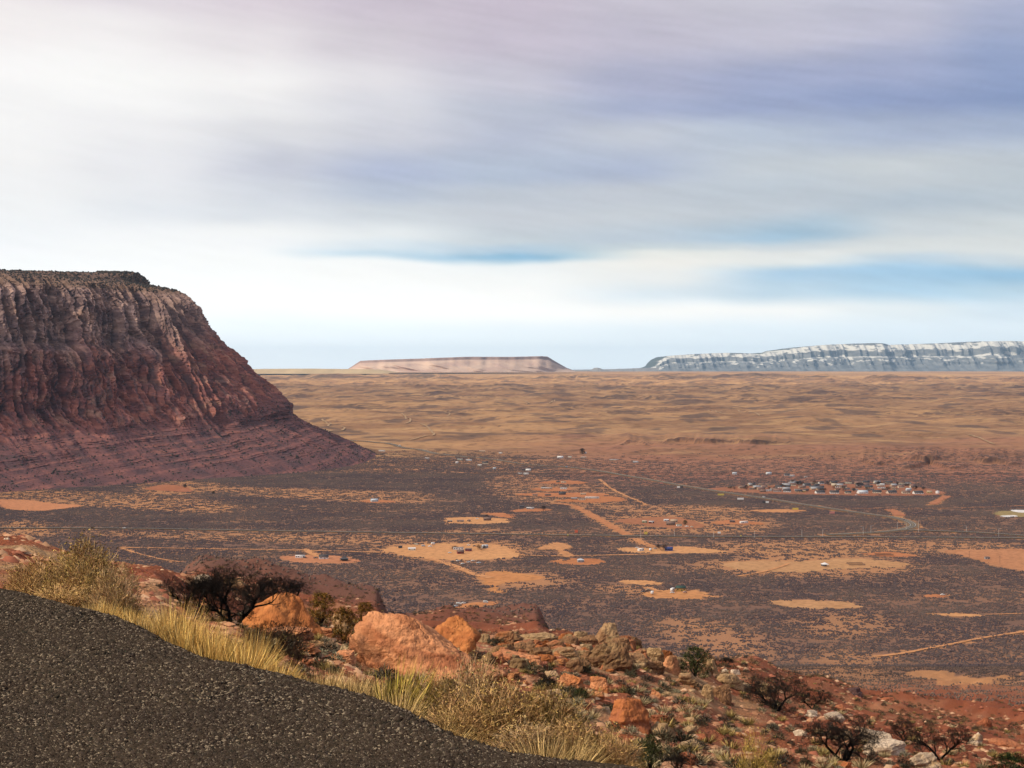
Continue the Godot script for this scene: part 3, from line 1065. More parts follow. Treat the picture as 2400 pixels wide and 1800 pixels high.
func track(pts: Array, half: float, label: String, tint := Color(0.58, 0.275, 0.12)) -> void:
	var line := plan_line(pts)
	clear_along(line, half + 2.0, 0.0)
	sheet_y += 0.012
	structure(add_mesh("dirt_track", ribbon(line, half, sheet_y, tint, half * 0.7), mats.dirt), label)

func road(pts: Array, half: float, verge: float, called: String, label: String, lines := true) -> void:
	var line := plan_line(pts)
	clear_along(line, verge + 3.0, 0.0)
	sheet_y += 0.02
	structure(add_mesh("verge", ribbon(line, verge, sheet_y, Color(0.235, 0.148, 0.085), 3.0), mats.dirt), "olive grass verge along the " + label)
	var far_lift := 0.0
	var o := structure(add_mesh(called, ribbon(line, half, sheet_y + 0.5 + far_lift, Color(0.13, 0.112, 0.10)), mats.asphalt), label)
	if lines:
		for s in [-1.0, 1.0]:
			add_mesh("edge_line", ribbon(line, 0.22, sheet_y + 0.56, Color(0.62, 0.6, 0.55), 0.0, s * (half - 1.2)), mats.paint, o)
		add_mesh("centre_line", ribbon(line, 0.18, sheet_y + 0.56, Color(0.55, 0.42, 0.12)), mats.paint, o)

func plan_valley() -> void:
	mask.resize(MW * MH)
	mask.fill(1.0)
	# dry washes wander through the scrub
	for j in MH:
		for i in MW:
			var x := MX + i * 4.0
			var z := MZ + j * 4.0
			var n: float = nz.mid.get_noise_2d(x * 0.22 + 700.0, z * 0.5)
			mask[j * MW + i] = 1.0 - 0.5 * exp(-absf(n) * 45.0)
	var pale := Color(0.64, 0.33, 0.145)
	var red := Color(0.50, 0.20, 0.085)
	# half-bare stretches
	thin([892, 1278, 1000, 1262, 1200, 1268, 1260, 1285, 1200, 1316, 1000, 1318, 880, 1300], 0.45)
	thin([1140, 1345, 1250, 1340, 1345, 1360, 1250, 1382, 1140, 1372], 0.35)
	thin([1680, 1272, 1900, 1266, 2200, 1268, 2398, 1275, 2398, 1290, 2200, 1300, 1950, 1306, 1700, 1300], 0.45)
	thin([1370, 1376, 1480, 1372, 1560, 1385, 1480, 1398], 0.4)
	thin([1640, 1318, 1800, 1306, 2000, 1308, 2150, 1320, 2100, 1346, 1850, 1352, 1680, 1340], 0.4)
	thin([0, 1148, 200, 1152, 420, 1165, 560, 1186, 500, 1204, 250, 1190, 0, 1182], 0.4)
	thin([560, 1143, 800, 1148, 1000, 1156, 1000, 1180, 800, 1176, 560, 1160], 0.42)
	thin([330, 1130, 460, 1128, 560, 1142, 440, 1160, 330, 1155], 0.4)
	thin([0, 1222, 100, 1224, 140, 1250, 0, 1262], 0.3)
	thin([230, 1244, 900, 1255, 1000, 1262, 900, 1276, 560, 1270, 230, 1256], 0.45)
	thin([1390, 1186, 1640, 1184, 1750, 1192, 1760, 1206, 1500, 1204, 1390, 1196], 0.4)
	thin([1430, 1208, 1660, 1204, 1800, 1216, 1800, 1246, 1600, 1252, 1430, 1240], 0.4)
	thin([1900, 1440, 2060, 1436, 2080, 1475, 1930, 1500, 1880, 1470], 0.55)
	thin([1560, 1440, 1760, 1480, 1820, 1540, 1700, 1560, 1560, 1500], 0.5)
	thin([1900, 1545, 2080, 1560, 2100, 1600, 1930, 1600], 0.5)
	thin([2330, 1590, 2430, 1580, 2430, 1640, 2330, 1630], 0.55)
	thin([1180, 1112, 1300, 1122, 1420, 1140, 1480, 1180, 1380, 1185, 1200, 1172, 1130, 1140], 0.5)
	thin([1150, 1235, 1200, 1245, 1420, 1250, 1300, 1258, 1000, 1252], 0.5)
	feather()
	# clearings
	clearing([895, 1290, 960, 1278, 1080, 1274, 1180, 1280, 1216, 1302, 1150, 1311, 1040, 1312, 960, 1304], "broad orange dirt yard round the red sheds", pale)
	clearing([1040, 1214, 1110, 1212, 1190, 1216, 1196, 1226, 1120, 1229, 1045, 1227], "orange dirt yard round the brown house and round hogan", pale)
	clearing([1130, 1203, 1180, 1203, 1206, 1209, 1192, 1216, 1165, 1210], "small orange dirt strip behind the brown house", red)
	clearing([1283, 1316, 1340, 1309, 1400, 1310, 1421, 1318, 1390, 1325, 1320, 1324], "oval orange dirt clearing round the grey hip-roofed house", Color(0.50, 0.20, 0.08))
	clearing([1125, 1352, 1165, 1340, 1230, 1346, 1280, 1356, 1180, 1368, 1162, 1376, 1186, 1388, 1148, 1389, 1142, 1372], "forked orange dirt clearing below the red sheds", Color(0.58, 0.264, 0.10))
	clearing([652, 1308, 700, 1302, 790, 1304, 850, 1315, 800, 1321, 700, 1318], "oval orange dirt yard round the black pavilion", Color(0.54, 0.237, 0.12))
	clearing([1452, 1284, 1530, 1285, 1600, 1281, 1670, 1288, 1705, 1295, 1600, 1297, 1480, 1295], "long orange dirt yard beside the blue house", pale)
	clearing([1690, 1325, 1770, 1316, 1880, 1317, 2000, 1310, 2128, 1321, 2110, 1330, 1990, 1333, 1870, 1342, 1760, 1337], "long tan dirt clearing round the white-roofed gazebo", Color(0.53, 0.297, 0.14))
	clearing([1452, 1364, 1490, 1360, 1540, 1364, 1556, 1370, 1510, 1373], "small oval dirt clearing behind the green-roofed house", pale)
	clearing([1500, 1392, 1560, 1383, 1630, 1385, 1672, 1400, 1620, 1405, 1540, 1403], "orange dirt yard in front of the green-roofed house", Color(0.58, 0.275, 0.11))
	clearing([1802, 1412, 1870, 1408, 1960, 1410, 2022, 1423, 1940, 1428, 1860, 1425], "bare lens-shaped tan clearing in the scrub, with no building", Color(0.52, 0.286, 0.135), 5.0)
	clearing([2155, 1398, 2185, 1393, 2222, 1396, 2215, 1402, 2180, 1402], "tiny orange clearing with one white car", red)
	clearing([2172, 1440, 2240, 1438, 2314, 1443, 2300, 1447, 2220, 1445], "thin tan clearing joined to a faint track", pale)
	clearing([2122, 1582, 2170, 1570, 2250, 1580, 2300, 1590, 2410, 1576, 2410, 1586, 2335, 1606, 2280, 1616, 2200, 1602], "large orange sand patch at the foot of the slope", Color(0.62, 0.297, 0.11))
	clearing([2216, 1292, 2300, 1289, 2420, 1290, 2420, 1338, 2330, 1326, 2290, 1312], "wide red dirt field with a lone grey shed", Color(0.50, 0.231, 0.11))
	clearing([2022, 1299, 2080, 1294, 2150, 1303, 2090, 1306], "narrow red clearing with a brown stock pen", red)
	clearing([1756, 1197, 1820, 1194, 1888, 1197, 1850, 1202, 1790, 1201], "narrow orange clearing under the yellow billboard", Color(0.58, 0.275, 0.12))
	clearing([1440, 1222, 1500, 1214, 1590, 1213, 1650, 1233, 1600, 1240, 1500, 1231], "red dirt yard round the tan houses and green tree", Color(0.40, 0.17, 0.085))
	clearing([1665, 1226, 1720, 1219, 1796, 1229, 1720, 1230], "red dirt yard round the long white mobile home", red)
	clearing([1302, 1174, 1370, 1167, 1440, 1164, 1464, 1173, 1400, 1179, 1340, 1177], "orange dirt yard below the long grey mobile home", Color(0.50, 0.20, 0.08))
	clearing([1206, 1159, 1260, 1156, 1400, 1156, 1420, 1163, 1330, 1166, 1250, 1163], "red dirt strip between two rows of sheds", red)
	clearing([1245, 1146, 1290, 1143, 1345, 1146, 1320, 1151, 1270, 1151], "red dirt yard round the long tan building", red)
	clearing([1262, 1131, 1330, 1126, 1376, 1133, 1320, 1135], "red dirt strip round two tiny sheds", red)
	clearing([842, 1176, 880, 1172, 930, 1177, 880, 1179], "small orange yard round the pale blue house", red)
	clearing([1193, 1199, 1240, 1192, 1298, 1196, 1250, 1200], "small orange yard with the black shed", red)
	clearing([0, 1172, 60, 1172, 120, 1180, 190, 1186, 90, 1198, 0, 1190], "bare orange sand bank at the foot of the cliff", Color(0.56, 0.248, 0.12))
	clearing([340, 1146, 390, 1136, 440, 1143, 446, 1153, 390, 1151], "orange bare patch at the foot of the cliff talus", Color(0.42, 0.17, 0.09))
	clearing([1660, 1146, 1760, 1140, 1900, 1136, 2080, 1137, 2190, 1148, 2210, 1160, 2060, 1163, 1900, 1160, 1760, 1156], "brown dirt lots of the village", Color(0.36, 0.155, 0.085), 10.0)
	clearing([2330, 1206, 2350, 1198, 2400, 1200, 2430, 1208, 2400, 1213], "yellow-green meadow with snow patches", Color(0.33, 0.25, 0.11))
	clearing([2345, 1210, 2375, 1208, 2385, 1211, 2360, 1213], "thin white snow patch on the meadow", Color(0.8, 0.8, 0.8), 1.5, "snow_patch")
	clearing([2370, 1196, 2420, 1197, 2430, 1201, 2390, 1202], "broad white snow patch at the meadow edge", Color(0.8, 0.8, 0.8), 1.5, "snow_patch")
	clearing([1068, 1425, 1090, 1417, 1130, 1413, 1160, 1412, 1165, 1418, 1110, 1426], "small orange yard with a row of white cars", Color(0.56, 0.242, 0.10), 4.0)
	clearing([1260, 1288, 1300, 1272, 1345, 1283, 1325, 1290, 1345, 1304, 1322, 1306, 1300, 1290], "forked dirt spur right of the red sheds", Color(0.56, 0.275, 0.12), 4.0)
	# tracks
	track([1300, 1180, 1346, 1187, 1400, 1216, 1440, 1238, 1474, 1255], 7.0, "wide orange dirt track slanting down to the road", Color(0.48, 0.20, 0.09))
	track([1484, 1263, 1505, 1272, 1530, 1283], 6.0, "orange dirt drive from the road to the blue house", Color(0.54, 0.242, 0.10))
	track([1002, 1309, 1060, 1326, 1110, 1346, 1150, 1356], 5.0, "pale dirt track from the red sheds to the forked clearing")
	track([715, 1288, 728, 1296, 745, 1306], 4.5, "short dirt drive to the black pavilion")
	track([280, 1284, 500, 1287, 720, 1291, 900, 1296], 3.0, "faint straight orange track across the scrub")
	track([285, 1286, 350, 1306, 420, 1318], 2.2, "thin curved track near the yellow bush")
	track([1216, 1302, 1300, 1304, 1480, 1301, 1560, 1298], 3.0, "pale track between the red sheds and the blue house")
	track([2060, 1540, 2110, 1534, 2200, 1518, 2300, 1498, 2420, 1480], 2.2, "straight thin dirt track climbing right through the scrub")
	track([2310, 1442, 2420, 1439], 1.5, "thin track running on from the lens-shaped clearing")
	track([1730, 1352, 1780, 1343, 1820, 1333, 1850, 1322], 2.5, "curved wheel track in the long tan clearing")
	track([1405, 1124, 1440, 1150, 1490, 1172, 1515, 1184], 3.0, "thin orange track running down to the scrub")
	track([2185, 1183, 2205, 1172, 2222, 1163], 7.0, "broad red track right of the village", Color(0.42, 0.17, 0.085))
	track([2085, 1195, 2105, 1205, 2112, 1210], 8.0, "short red spur beside the highway curve", Color(0.42, 0.17, 0.085))
	track([1980, 1192, 2200, 1192, 2420, 1185], 2.2, "long thin track above the highway curve", Color(0.40, 0.18, 0.09))
	track([1520, 1378, 1545, 1388], 3.0, "dirt link behind the green-roofed house")
	# roads
	road([560, 1024, 700, 1028, 800, 1032, 870, 1036, 930, 1045, 990, 1056, 1060, 1068, 1180, 1081, 1300, 1094, 1400, 1104, 1500, 1121, 1600, 1139, 1700, 1155, 1800, 1170, 1900, 1186, 1980, 1198, 2050, 1208, 2095, 1214, 2125, 1222, 2140, 1230, 2138, 1236, 2118, 1242, 2080, 1247, 2000, 1252, 1940, 1255], 4.6, 10.0, "highway", "grey highway curving down through the valley")
	road([-300, 1238, 0, 1239, 300, 1240, 600, 1245, 1000, 1251, 1300, 1255, 1600, 1259, 2000, 1260, 2420, 1263], 3.0, 5.0, "side_road", "straight road crossing the valley floor")
	road([2118, 1243, 2200, 1246, 2300, 1250, 2420, 1258], 3.6, 6.5, "branch_road", "short road branching right from the highway curve")
	# faint pale tracks on the plain
	for tr in [[755, 983, 762, 990, 775, 994, 770, 1000, 805, 1002, 800, 1010, 765, 1014], [940, 970, 950, 978, 962, 985, 948, 994], [985, 994, 1005, 1005, 1018, 1017, 1000, 1022, 960, 1032], [1040, 966, 1054, 970, 1048, 976], [1230, 940, 1240, 945, 1234, 948], [1660, 962, 1690, 969, 1720, 972], [1730, 962, 1780, 975], [2270, 1020, 2310, 1034, 2330, 1042], [1300, 938, 1290, 944, 1270, 948]]:
		var line := plan_line(tr)
		structure(add_mesh("plain_track", ribbon(line, 3.5, 2.4, Color(0.44, 0.29, 0.16), 2.0), mats.dirt), "pale wheel track winding over the tan plain")

func build_valley() -> void:
	build_valley_floor()
	scatter_scrub()

func scatter_scrub() -> void:
	var patch := [blob_mesh(31, 1.2, 0.72, 15, 3.8), blob_mesh(32, 1.05, 0.65, 18, 3.9), blob_mesh(33, 1.35, 0.8, 13, 3.7)]
	var lists := [[], [], []]
	var d := 1000.0
	while d < 3750.0:
		var x := -0.47 * d
		while x < 0.47 * d:
			var q := Vector2(x + rng.randf_range(-3.4, 3.4), -d + rng.randf_range(-3.4, 3.4))
			x += 6.6
			var c := cell(q.x, q.y)
			var m: float = mask[c] if c >= 0 else 1.0
			if m <= 0.0:
				continue
			var n: float = nz.mid.get_noise_2d(q.x * 0.5, q.y * 1.6) + 0.6 * nz.n40.get_noise_2d(q.x, q.y * 1.4)
			var keep := m * clampf(0.93 + n * 0.75, 0.25, 1.0)
			var p := 1200.0 + q.x / d * F
			if d > 2400.0:
				keep *= 1.0 - 0.72 * smoothstep(2380.0, 3100.0, d) * smoothstep(1050.0, 1500.0, p)
				keep *= 1.0 - 0.9 * smoothstep(3250.0, 3650.0, d + 250.0 * n)
			if rng.randf() > keep:
				continue
			lists[rng.randi() % 3].append(Vector3(q.x, land(q.x, q.y) if d > 2940.0 or d < 1062.0 else 0.0, q.y))
		d += 6.6
	for k in 3:
		var mm := scatter_mesh("sagebrush", patch[k], lists[k].size(), null, "dark grey-purple sagebrush covering the valley floor")
		for i in lists[k].size():
			var s := rng.randf_range(0.8, 1.25)
			mm.set_instance_transform(i, Transform3D(Basis(Vector3.UP, rng.randf() * TAU).scaled(Vector3(s, s * rng.randf_range(0.8, 1.3), s)), lists[k][i]))
			var t: float = clampf(0.5 + 0.8 * nz.mid.get_noise_2d(lists[k][i].x, lists[k][i].z) + rng.randf_range(-0.3, 0.3), 0, 1)
			mm.set_instance_color(i, Color(0.098, 0.073, 0.078).lerp(Color(0.158, 0.115, 0.098), t))
	# single bushes on the slope between
	var single := blob_mesh(34, 1.0, 0.7)
	var list := []
	d = 130.0
	while d < 1010.0:
		var step := 2.0 if d > 330.0 else 1.7
		var x := -0.46 * d
		while x < 0.46 * d:
			var q := Vector2(x + rng.randf_range(-0.5, 0.5) * step, -d + rng.randf_range(-0.5, 0.5) * step)
			x += step
			var n: float = nz.n40.get_noise_2d(q.x * 0.7, q.y * 0.7)
			var keep := 0.42 + n * 0.6 + 0.3 * smoothstep(280.0, 340.0, d) + 0.62 * smoothstep(430.0, 760.0, d)
			var c := cell(q.x, q.y)
			if c >= 0:
				keep *= mask[c]
			if rng.randf() < keep:
				list.append(Vector3(q.x, land(q.x, q.y), q.y))
		d += step
	var near := []
	var rest := []
	for q in list:
		if -q.z < 330.0:
			near.append(q)
		else:
			rest.append(q)
	list = rest
	var mn := scatter_mesh("slope_brush", scrub_mesh(55, 190, [Color(0.9, 0.85, 0.8), Color(0.6, 0.55, 0.5), Color(1.0, 0.95, 0.8)]), near.size(), null, "low twiggy scrub dotted over the upper hillside")
	for i in near.size():
		var s := rng.randf_range(0.5, 1.4)
		mn.set_instance_transform(i, Transform3D(Basis(Vector3.UP, rng.randf() * TAU).scaled(Vector3(s, s * rng.randf_range(0.6, 1.0), s)), near[i]))
		mn.set_instance_color(i, Color(0.06, 0.047, 0.036).lerp(Color(0.34, 0.23, 0.12), pow(rng.randf(), 2.5)))
	var ms := scatter_mesh("slope_scrub", single, list.size(), null, "dark low scrub dotted over the lower hillside")
	for i in list.size():
		var s := rng.randf_range(0.3, 0.85)
		s *= 1.0 + 0.35 * smoothstep(500.0, 850.0, -list[i].z)
		ms.set_instance_transform(i, Transform3D(Basis(Vector3.UP, rng.randf() * TAU).scaled(Vector3(s, s * rng.randf_range(0.7, 1.1), s)), list[i]))
		ms.set_instance_color(i, Color(0.075, 0.055, 0.053).lerp(Color(0.14, 0.098, 0.076), rng.randf()))

const ORD := ["first", "second", "third", "fourth", "fifth", "sixth", "seventh", "eighth", "ninth", "tenth", "eleventh", "twelfth", "thirteenth", "fourteenth", "fifteenth", "sixteenth", "seventeenth", "eighteenth", "nineteenth", "twentieth", "twenty-first", "twenty-second", "twenty-third", "twenty-fourth", "twenty-fifth", "twenty-sixth", "twenty-seventh", "twenty-eighth", "twenty-ninth", "thirtieth", "thirty-first", "thirty-second", "thirty-third", "thirty-fourth", "thirty-fifth", "thirty-sixth", "thirty-seventh", "thirty-eighth", "thirty-ninth", "fortieth", "forty-first", "forty-second", "forty-third", "forty-fourth", "forty-fifth", "forty-sixth"]

# ------------------------------------------------------------------ settlement: houses, vehicles, signs, lamps
var paints := {}

func paint(c: Color, rough := 0.75) -> StandardMaterial3D:
	var key := c.to_html() + str(rough)
	if not paints.has(key):
		paints[key] = flat("paint_" + str(paints.size()), c, rough)
	return paints[key]

func box(called: String, parent: Node, size: Vector3, at: Vector3, m: Material) -> MeshInstance3D:
	var b := BoxMesh.new()
	b.size = size
	var o := add_mesh(called, b, m, parent)
	o.position = at
	return o

func extrude(pts: Array, half: float) -> ArrayMesh:
	# a side outline (x, y) carried across z
	var pl := PackedVector2Array()
	for i in range(0, pts.size(), 2):
		pl.append(Vector2(pts[i], pts[i + 1]))
	if not Geometry2D.is_polygon_clockwise(pl):
		pl.reverse()
	var st := SurfaceTool.new()
	st.begin(Mesh.PRIMITIVE_TRIANGLES)
	var tri := Geometry2D.triangulate_polygon(pl)
	for i in range(0, tri.size(), 3):
		var t := [pl[tri[i]], pl[tri[i + 1]], pl[tri[i + 2]]]
		if ((t[1] as Vector2) - t[0]).cross(t[2] - t[0]) > 0.0:
			t = [t[0], t[2], t[1]]
		for k in [0, 1, 2]:
			st.add_vertex(Vector3(t[k].x, t[k].y, half))
		for k in [0, 2, 1]:
			st.add_vertex(Vector3(t[k].x, t[k].y, -half))
	for i in pl.size():
		var a := pl[i]
		var b := pl[(i + 1) % pl.size()]
		for q in [Vector3(a.x, a.y, half), Vector3(a.x, a.y, -half), Vector3(b.x, b.y, half), Vector3(b.x, b.y, half), Vector3(a.x, a.y, -half), Vector3(b.x, b.y, -half)]:
			st.add_vertex(q)
	st.generate_normals()
	return st.commit()

func house(kind: String, at: Vector3, w: float, turn: float, wall: Color, roof: Color, called := "house") -> Node3D:
	var o := base(called, at, turn)
	var dark := paint(Color(0.035, 0.04, 0.05), 0.25)
	var wm := paint(wall)
	var rm := paint(roof, 0.6)
	var dep := w * 0.6
	var h := 2.7
	if kind == "mobile":
		dep = 4.4
		h = 2.9
		box("skirt", o, Vector3(w - 0.3, 0.6, dep - 0.3), Vector3(0, 0.3, 0), paint(wall * 0.7))
		box("wall", o, Vector3(w, h - 0.6, dep), Vector3(0, 0.6 + (h - 0.6) * 0.5, 0), wm)
		var r := add_mesh("roof", extrude([-dep * 0.5 - 0.2, 0.0, 0.0, 0.55, dep * 0.5 + 0.2, 0.0], w * 0.5 + 0.15), rm, o)
		r.rotation.y = PI * 0.5
		r.position.y = h + 0.01
	elif kind == "gable" or kind == "barn":
		h = 2.7 if kind == "gable" else 3.4
		box("wall", o, Vector3(w, h, dep), Vector3(0, h * 0.5, 0), wm)
		var g := add_mesh("gable", extrude([-dep * 0.5, 0.0, 0.0, dep * 0.30, dep * 0.5, 0.0], w * 0.5 - 0.02), wm, o)
		g.rotation.y = PI * 0.5
		g.position.y = h
		var r := add_mesh("roof", extrude([-dep * 0.5 - 0.45, -0.2, 0.0, dep * 0.30 + 0.12, dep * 0.5 + 0.45, -0.2, dep * 0.5 + 0.45, 0.02, 0.0, dep * 0.30 + 0.36, -dep * 0.5 - 0.45, 0.02], w * 0.5 + 0.4), rm, o)
		r.rotation.y = PI * 0.5
		r.position.y = h + 0.02
	elif kind == "hip":
		dep = w * 0.85
		box("wall", o, Vector3(w, h, dep), Vector3(0, h * 0.5, 0), wm)
		var c := CylinderMesh.new()
		c.radial_segments = 4
		c.rings = 1
		c.bottom_radius = w * 0.80
		c.top_radius = w * 0.10
		c.height = w * 0.24
		var r := add_mesh("roof", c, rm, o)
		r.rotation.y = PI * 0.25
		r.position.y = h + w * 0.12
	elif kind == "pavilion":
		dep = w * 0.8
		for sx in [-1.0, -0.33, 0.33, 1.0]:
			for sz in [-1.0, 1.0]:
				box("post", o, Vector3(0.3, 2.6, 0.3), Vector3(sx * w * 0.44, 1.3, sz * dep * 0.42), paint(wall))
		box("back_panel", o, Vector3(w * 0.9, 2.3, 0.12), Vector3(0, 1.15, -dep * 0.38), paint(wall * 0.6))
		var c := CylinderMesh.new()
		c.radial_segments = 4
		c.rings = 1
		c.bottom_radius = w * 0.76
		c.top_radius = w * 0.06
		c.height = w * 0.26
		var r := add_mesh("roof", c, rm, o)
		r.rotation.y = PI * 0.25
		r.position.y = 2.6 + w * 0.13
		return o
	elif kind == "hogan":
		var c := CylinderMesh.new()
		c.radial_segments = 8
		c.top_radius = w * 0.5
		c.bottom_radius = w * 0.5
		c.height = 2.2
		var b := add_mesh("wall", c, wm, o)
		b.position.y = 1.1
		var k := CylinderMesh.new()
		k.radial_segments = 8
		k.bottom_radius = w * 0.56
		k.top_radius = w * 0.08
		k.height = 1.3
		var r := add_mesh("roof", k, rm, o)
		r.position.y = 2.85
		dep = w * 0.93
	elif kind == "tank":
		var c := CylinderMesh.new()
		c.radial_segments = 20
		c.top_radius = w * 0.5
		c.bottom_radius = w * 0.5
		c.height = 4.5
		add_mesh("wall", c, wm, o).position.y = 2.25
		var k := CylinderMesh.new()
		k.radial_segments = 20
		k.bottom_radius = w * 0.51
		k.top_radius = 0.3
		k.height = 0.8
		add_mesh("roof", k, rm, o).position.y = 4.9
		return o
	else:  # shed with one slope
		h = 2.3
		box("wall", o, Vector3(w, h, dep), Vector3(0, h * 0.5, 0), wm)
		var r := box("roof", o, Vector3(w + 0.5, 0.14, dep + 0.5), Vector3(0, h + 0.35, 0), rm)
		r.rotation.x = 0.10
	var front := dep * 0.5 + 0.02
	box("door", o, Vector3(1.0, 2.0, 0.06), Vector3(w * 0.12, 1.0 if kind != "mobile" else 1.45, front), paint(roof * 0.7))
	for x in ([-0.32, 0.36] if w < 11.0 else [-0.38, -0.16, 0.36]):
		box("window", o, Vector3(1.3, 1.0, 0.05), Vector3(x * w, h * 0.62, front), dark)
	return o

var car_meshes := {}

func car(kind: String, at: Vector3, turn: float, c: Color) -> Node3D:
	var called: String = {"sedan": "car", "pickup": "pickup_truck", "van": "van", "rv": "motorhome", "camper": "camper_trailer", "truck": "box_truck"}[kind]
	var o := base(called, at, turn)
	if not car_meshes.has(kind):
		var body := []
		var glass := []
		var half := 0.88
		match kind:
			"sedan":
				body = [-2.2, 0.3, -2.25, 0.75, -1.5, 0.9, -0.9, 1.42, 0.6, 1.45, 1.25, 0.95, 2.15, 0.82, 2.25, 0.35]
				glass = [-1.25, 0.95, -0.85, 1.36, 0.55, 1.38, 1.05, 0.95]
			"pickup":
				body = [-2.7, 0.45, -2.7, 1.1, -0.6, 1.1, -0.45, 1.8, 0.75, 1.82, 1.3, 1.2, 2.5, 1.08, 2.6, 0.45]
				glass = [-0.42, 1.2, -0.32, 1.72, 0.68, 1.74, 1.08, 1.2]
				half = 0.95
			"van":
				body = [-2.4, 0.35, -2.4, 1.95, 1.2, 2.0, 1.9, 1.2, 2.4, 1.05, 2.45, 0.35]
				glass = [-2.1, 1.25, -2.1, 1.75, 1.0, 1.8, 1.45, 1.25]
				half = 0.98
			"truck":
				body = [-3.6, 0.6, -3.6, 3.1, 1.3, 3.1, 1.35, 2.3, 2.3, 2.2, 2.8, 1.4, 3.3, 1.2, 3.3, 0.5]
				glass = [1.5, 1.5, 1.5, 2.05, 2.2, 2.05, 2.5, 1.5]
				half = 1.15
			"rv":
				body = [-3.6, 0.5, -3.6, 3.0, 2.6, 3.0, 3.1, 2.6, 3.0, 2.2, 3.1, 1.2, 3.7, 1.0, 3.7, 0.5]
				glass = [-2.6, 1.6, -2.6, 2.3, 1.2, 2.3, 1.2, 1.6]
				half = 1.2
			"camper":
				body = [-2.9, 0.5, -3.1, 1.2, -2.8, 2.7, 2.5, 2.75, 3.0, 1.8, 2.9, 0.5]
				glass = [-1.8, 1.5, -1.8, 2.2, 1.6, 2.2, 1.6, 1.5]
				half = 1.15
		car_meshes[kind] = [extrude(body, half), extrude(glass, half + 0.02)]
	add_mesh("body", car_meshes[kind][0], paint(c, 0.35), o)
	add_mesh("window", car_meshes[kind][1], paint(Color(0.02, 0.025, 0.03), 0.15), o)
	var wx := 1.4 if kind == "sedan" else (1.7 if kind in ["pickup", "van"] else 2.1)
	if not car_meshes.has("wheel"):
		var wm := CylinderMesh.new()
		wm.top_radius = 0.36
		wm.bottom_radius = 0.36
		wm.height = 0.24
		wm.radial_segments = 14
		car_meshes["wheel"] = wm
	for sx in [-1.0, 1.0]:
		for sz in [-1.0, 1.0]:
			var wh := add_mesh("wheel", car_meshes.wheel, paint(Color(0.02, 0.02, 0.02), 0.9), o)
			wh.rotation.x = PI * 0.5
			wh.position = Vector3(sx * wx, 0.36, sz * 0.82)
	return o

func billboard_sign(at: Vector3, w: float, h: float, low: float, turn: float, c: Color, c2: Color, called := "billboard") -> Node3D:
	var o := base(called, at, turn)
	for s in [-0.35, 0.35]:
		box("post", o, Vector3(0.3, low + h * 0.5, 0.3), Vector3(s * w, (low + h * 0.5) * 0.5, -0.2), paint(Color(0.12, 0.09, 0.07)))
	if c == c2:
		box("panel", o, Vector3(w, h, 0.25), Vector3(0, low + h * 0.5, 0.12), paint(c))
	else:
		box("panel", o, Vector3(w * 0.5, h, 0.25), Vector3(-w * 0.25, low + h * 0.5, 0.12), paint(c))
		box("panel", o, Vector3(w * 0.5, h, 0.25), Vector3(w * 0.25, low + h * 0.5, 0.12), paint(c2))
	return o

func lamp_post(at: Vector3, h: float, arm: float) -> Node3D:
	var o := base("street_lamp", at)
	var steel := paint(Color(0.50, 0.47, 0.44), 0.5)
	var c := CylinderMesh.new()
	c.top_radius = 0.16
	c.bottom_radius = 0.26
	c.height = h
	c.radial_segments = 8
	add_mesh("pole", c, steel, o).position.y = h * 0.5
	if arm != 0.0:
		var b := box("arm", o, Vector3(absf(arm), 0.16, 0.16), Vector3(arm * 0.5, h + 0.1, 0), steel)
		b.rotation.z = 0.25 * signf(arm)
		box("lamp_head", o, Vector3(0.9, 0.2, 0.4), Vector3(arm, h + 0.38, 0), steel)
	return o

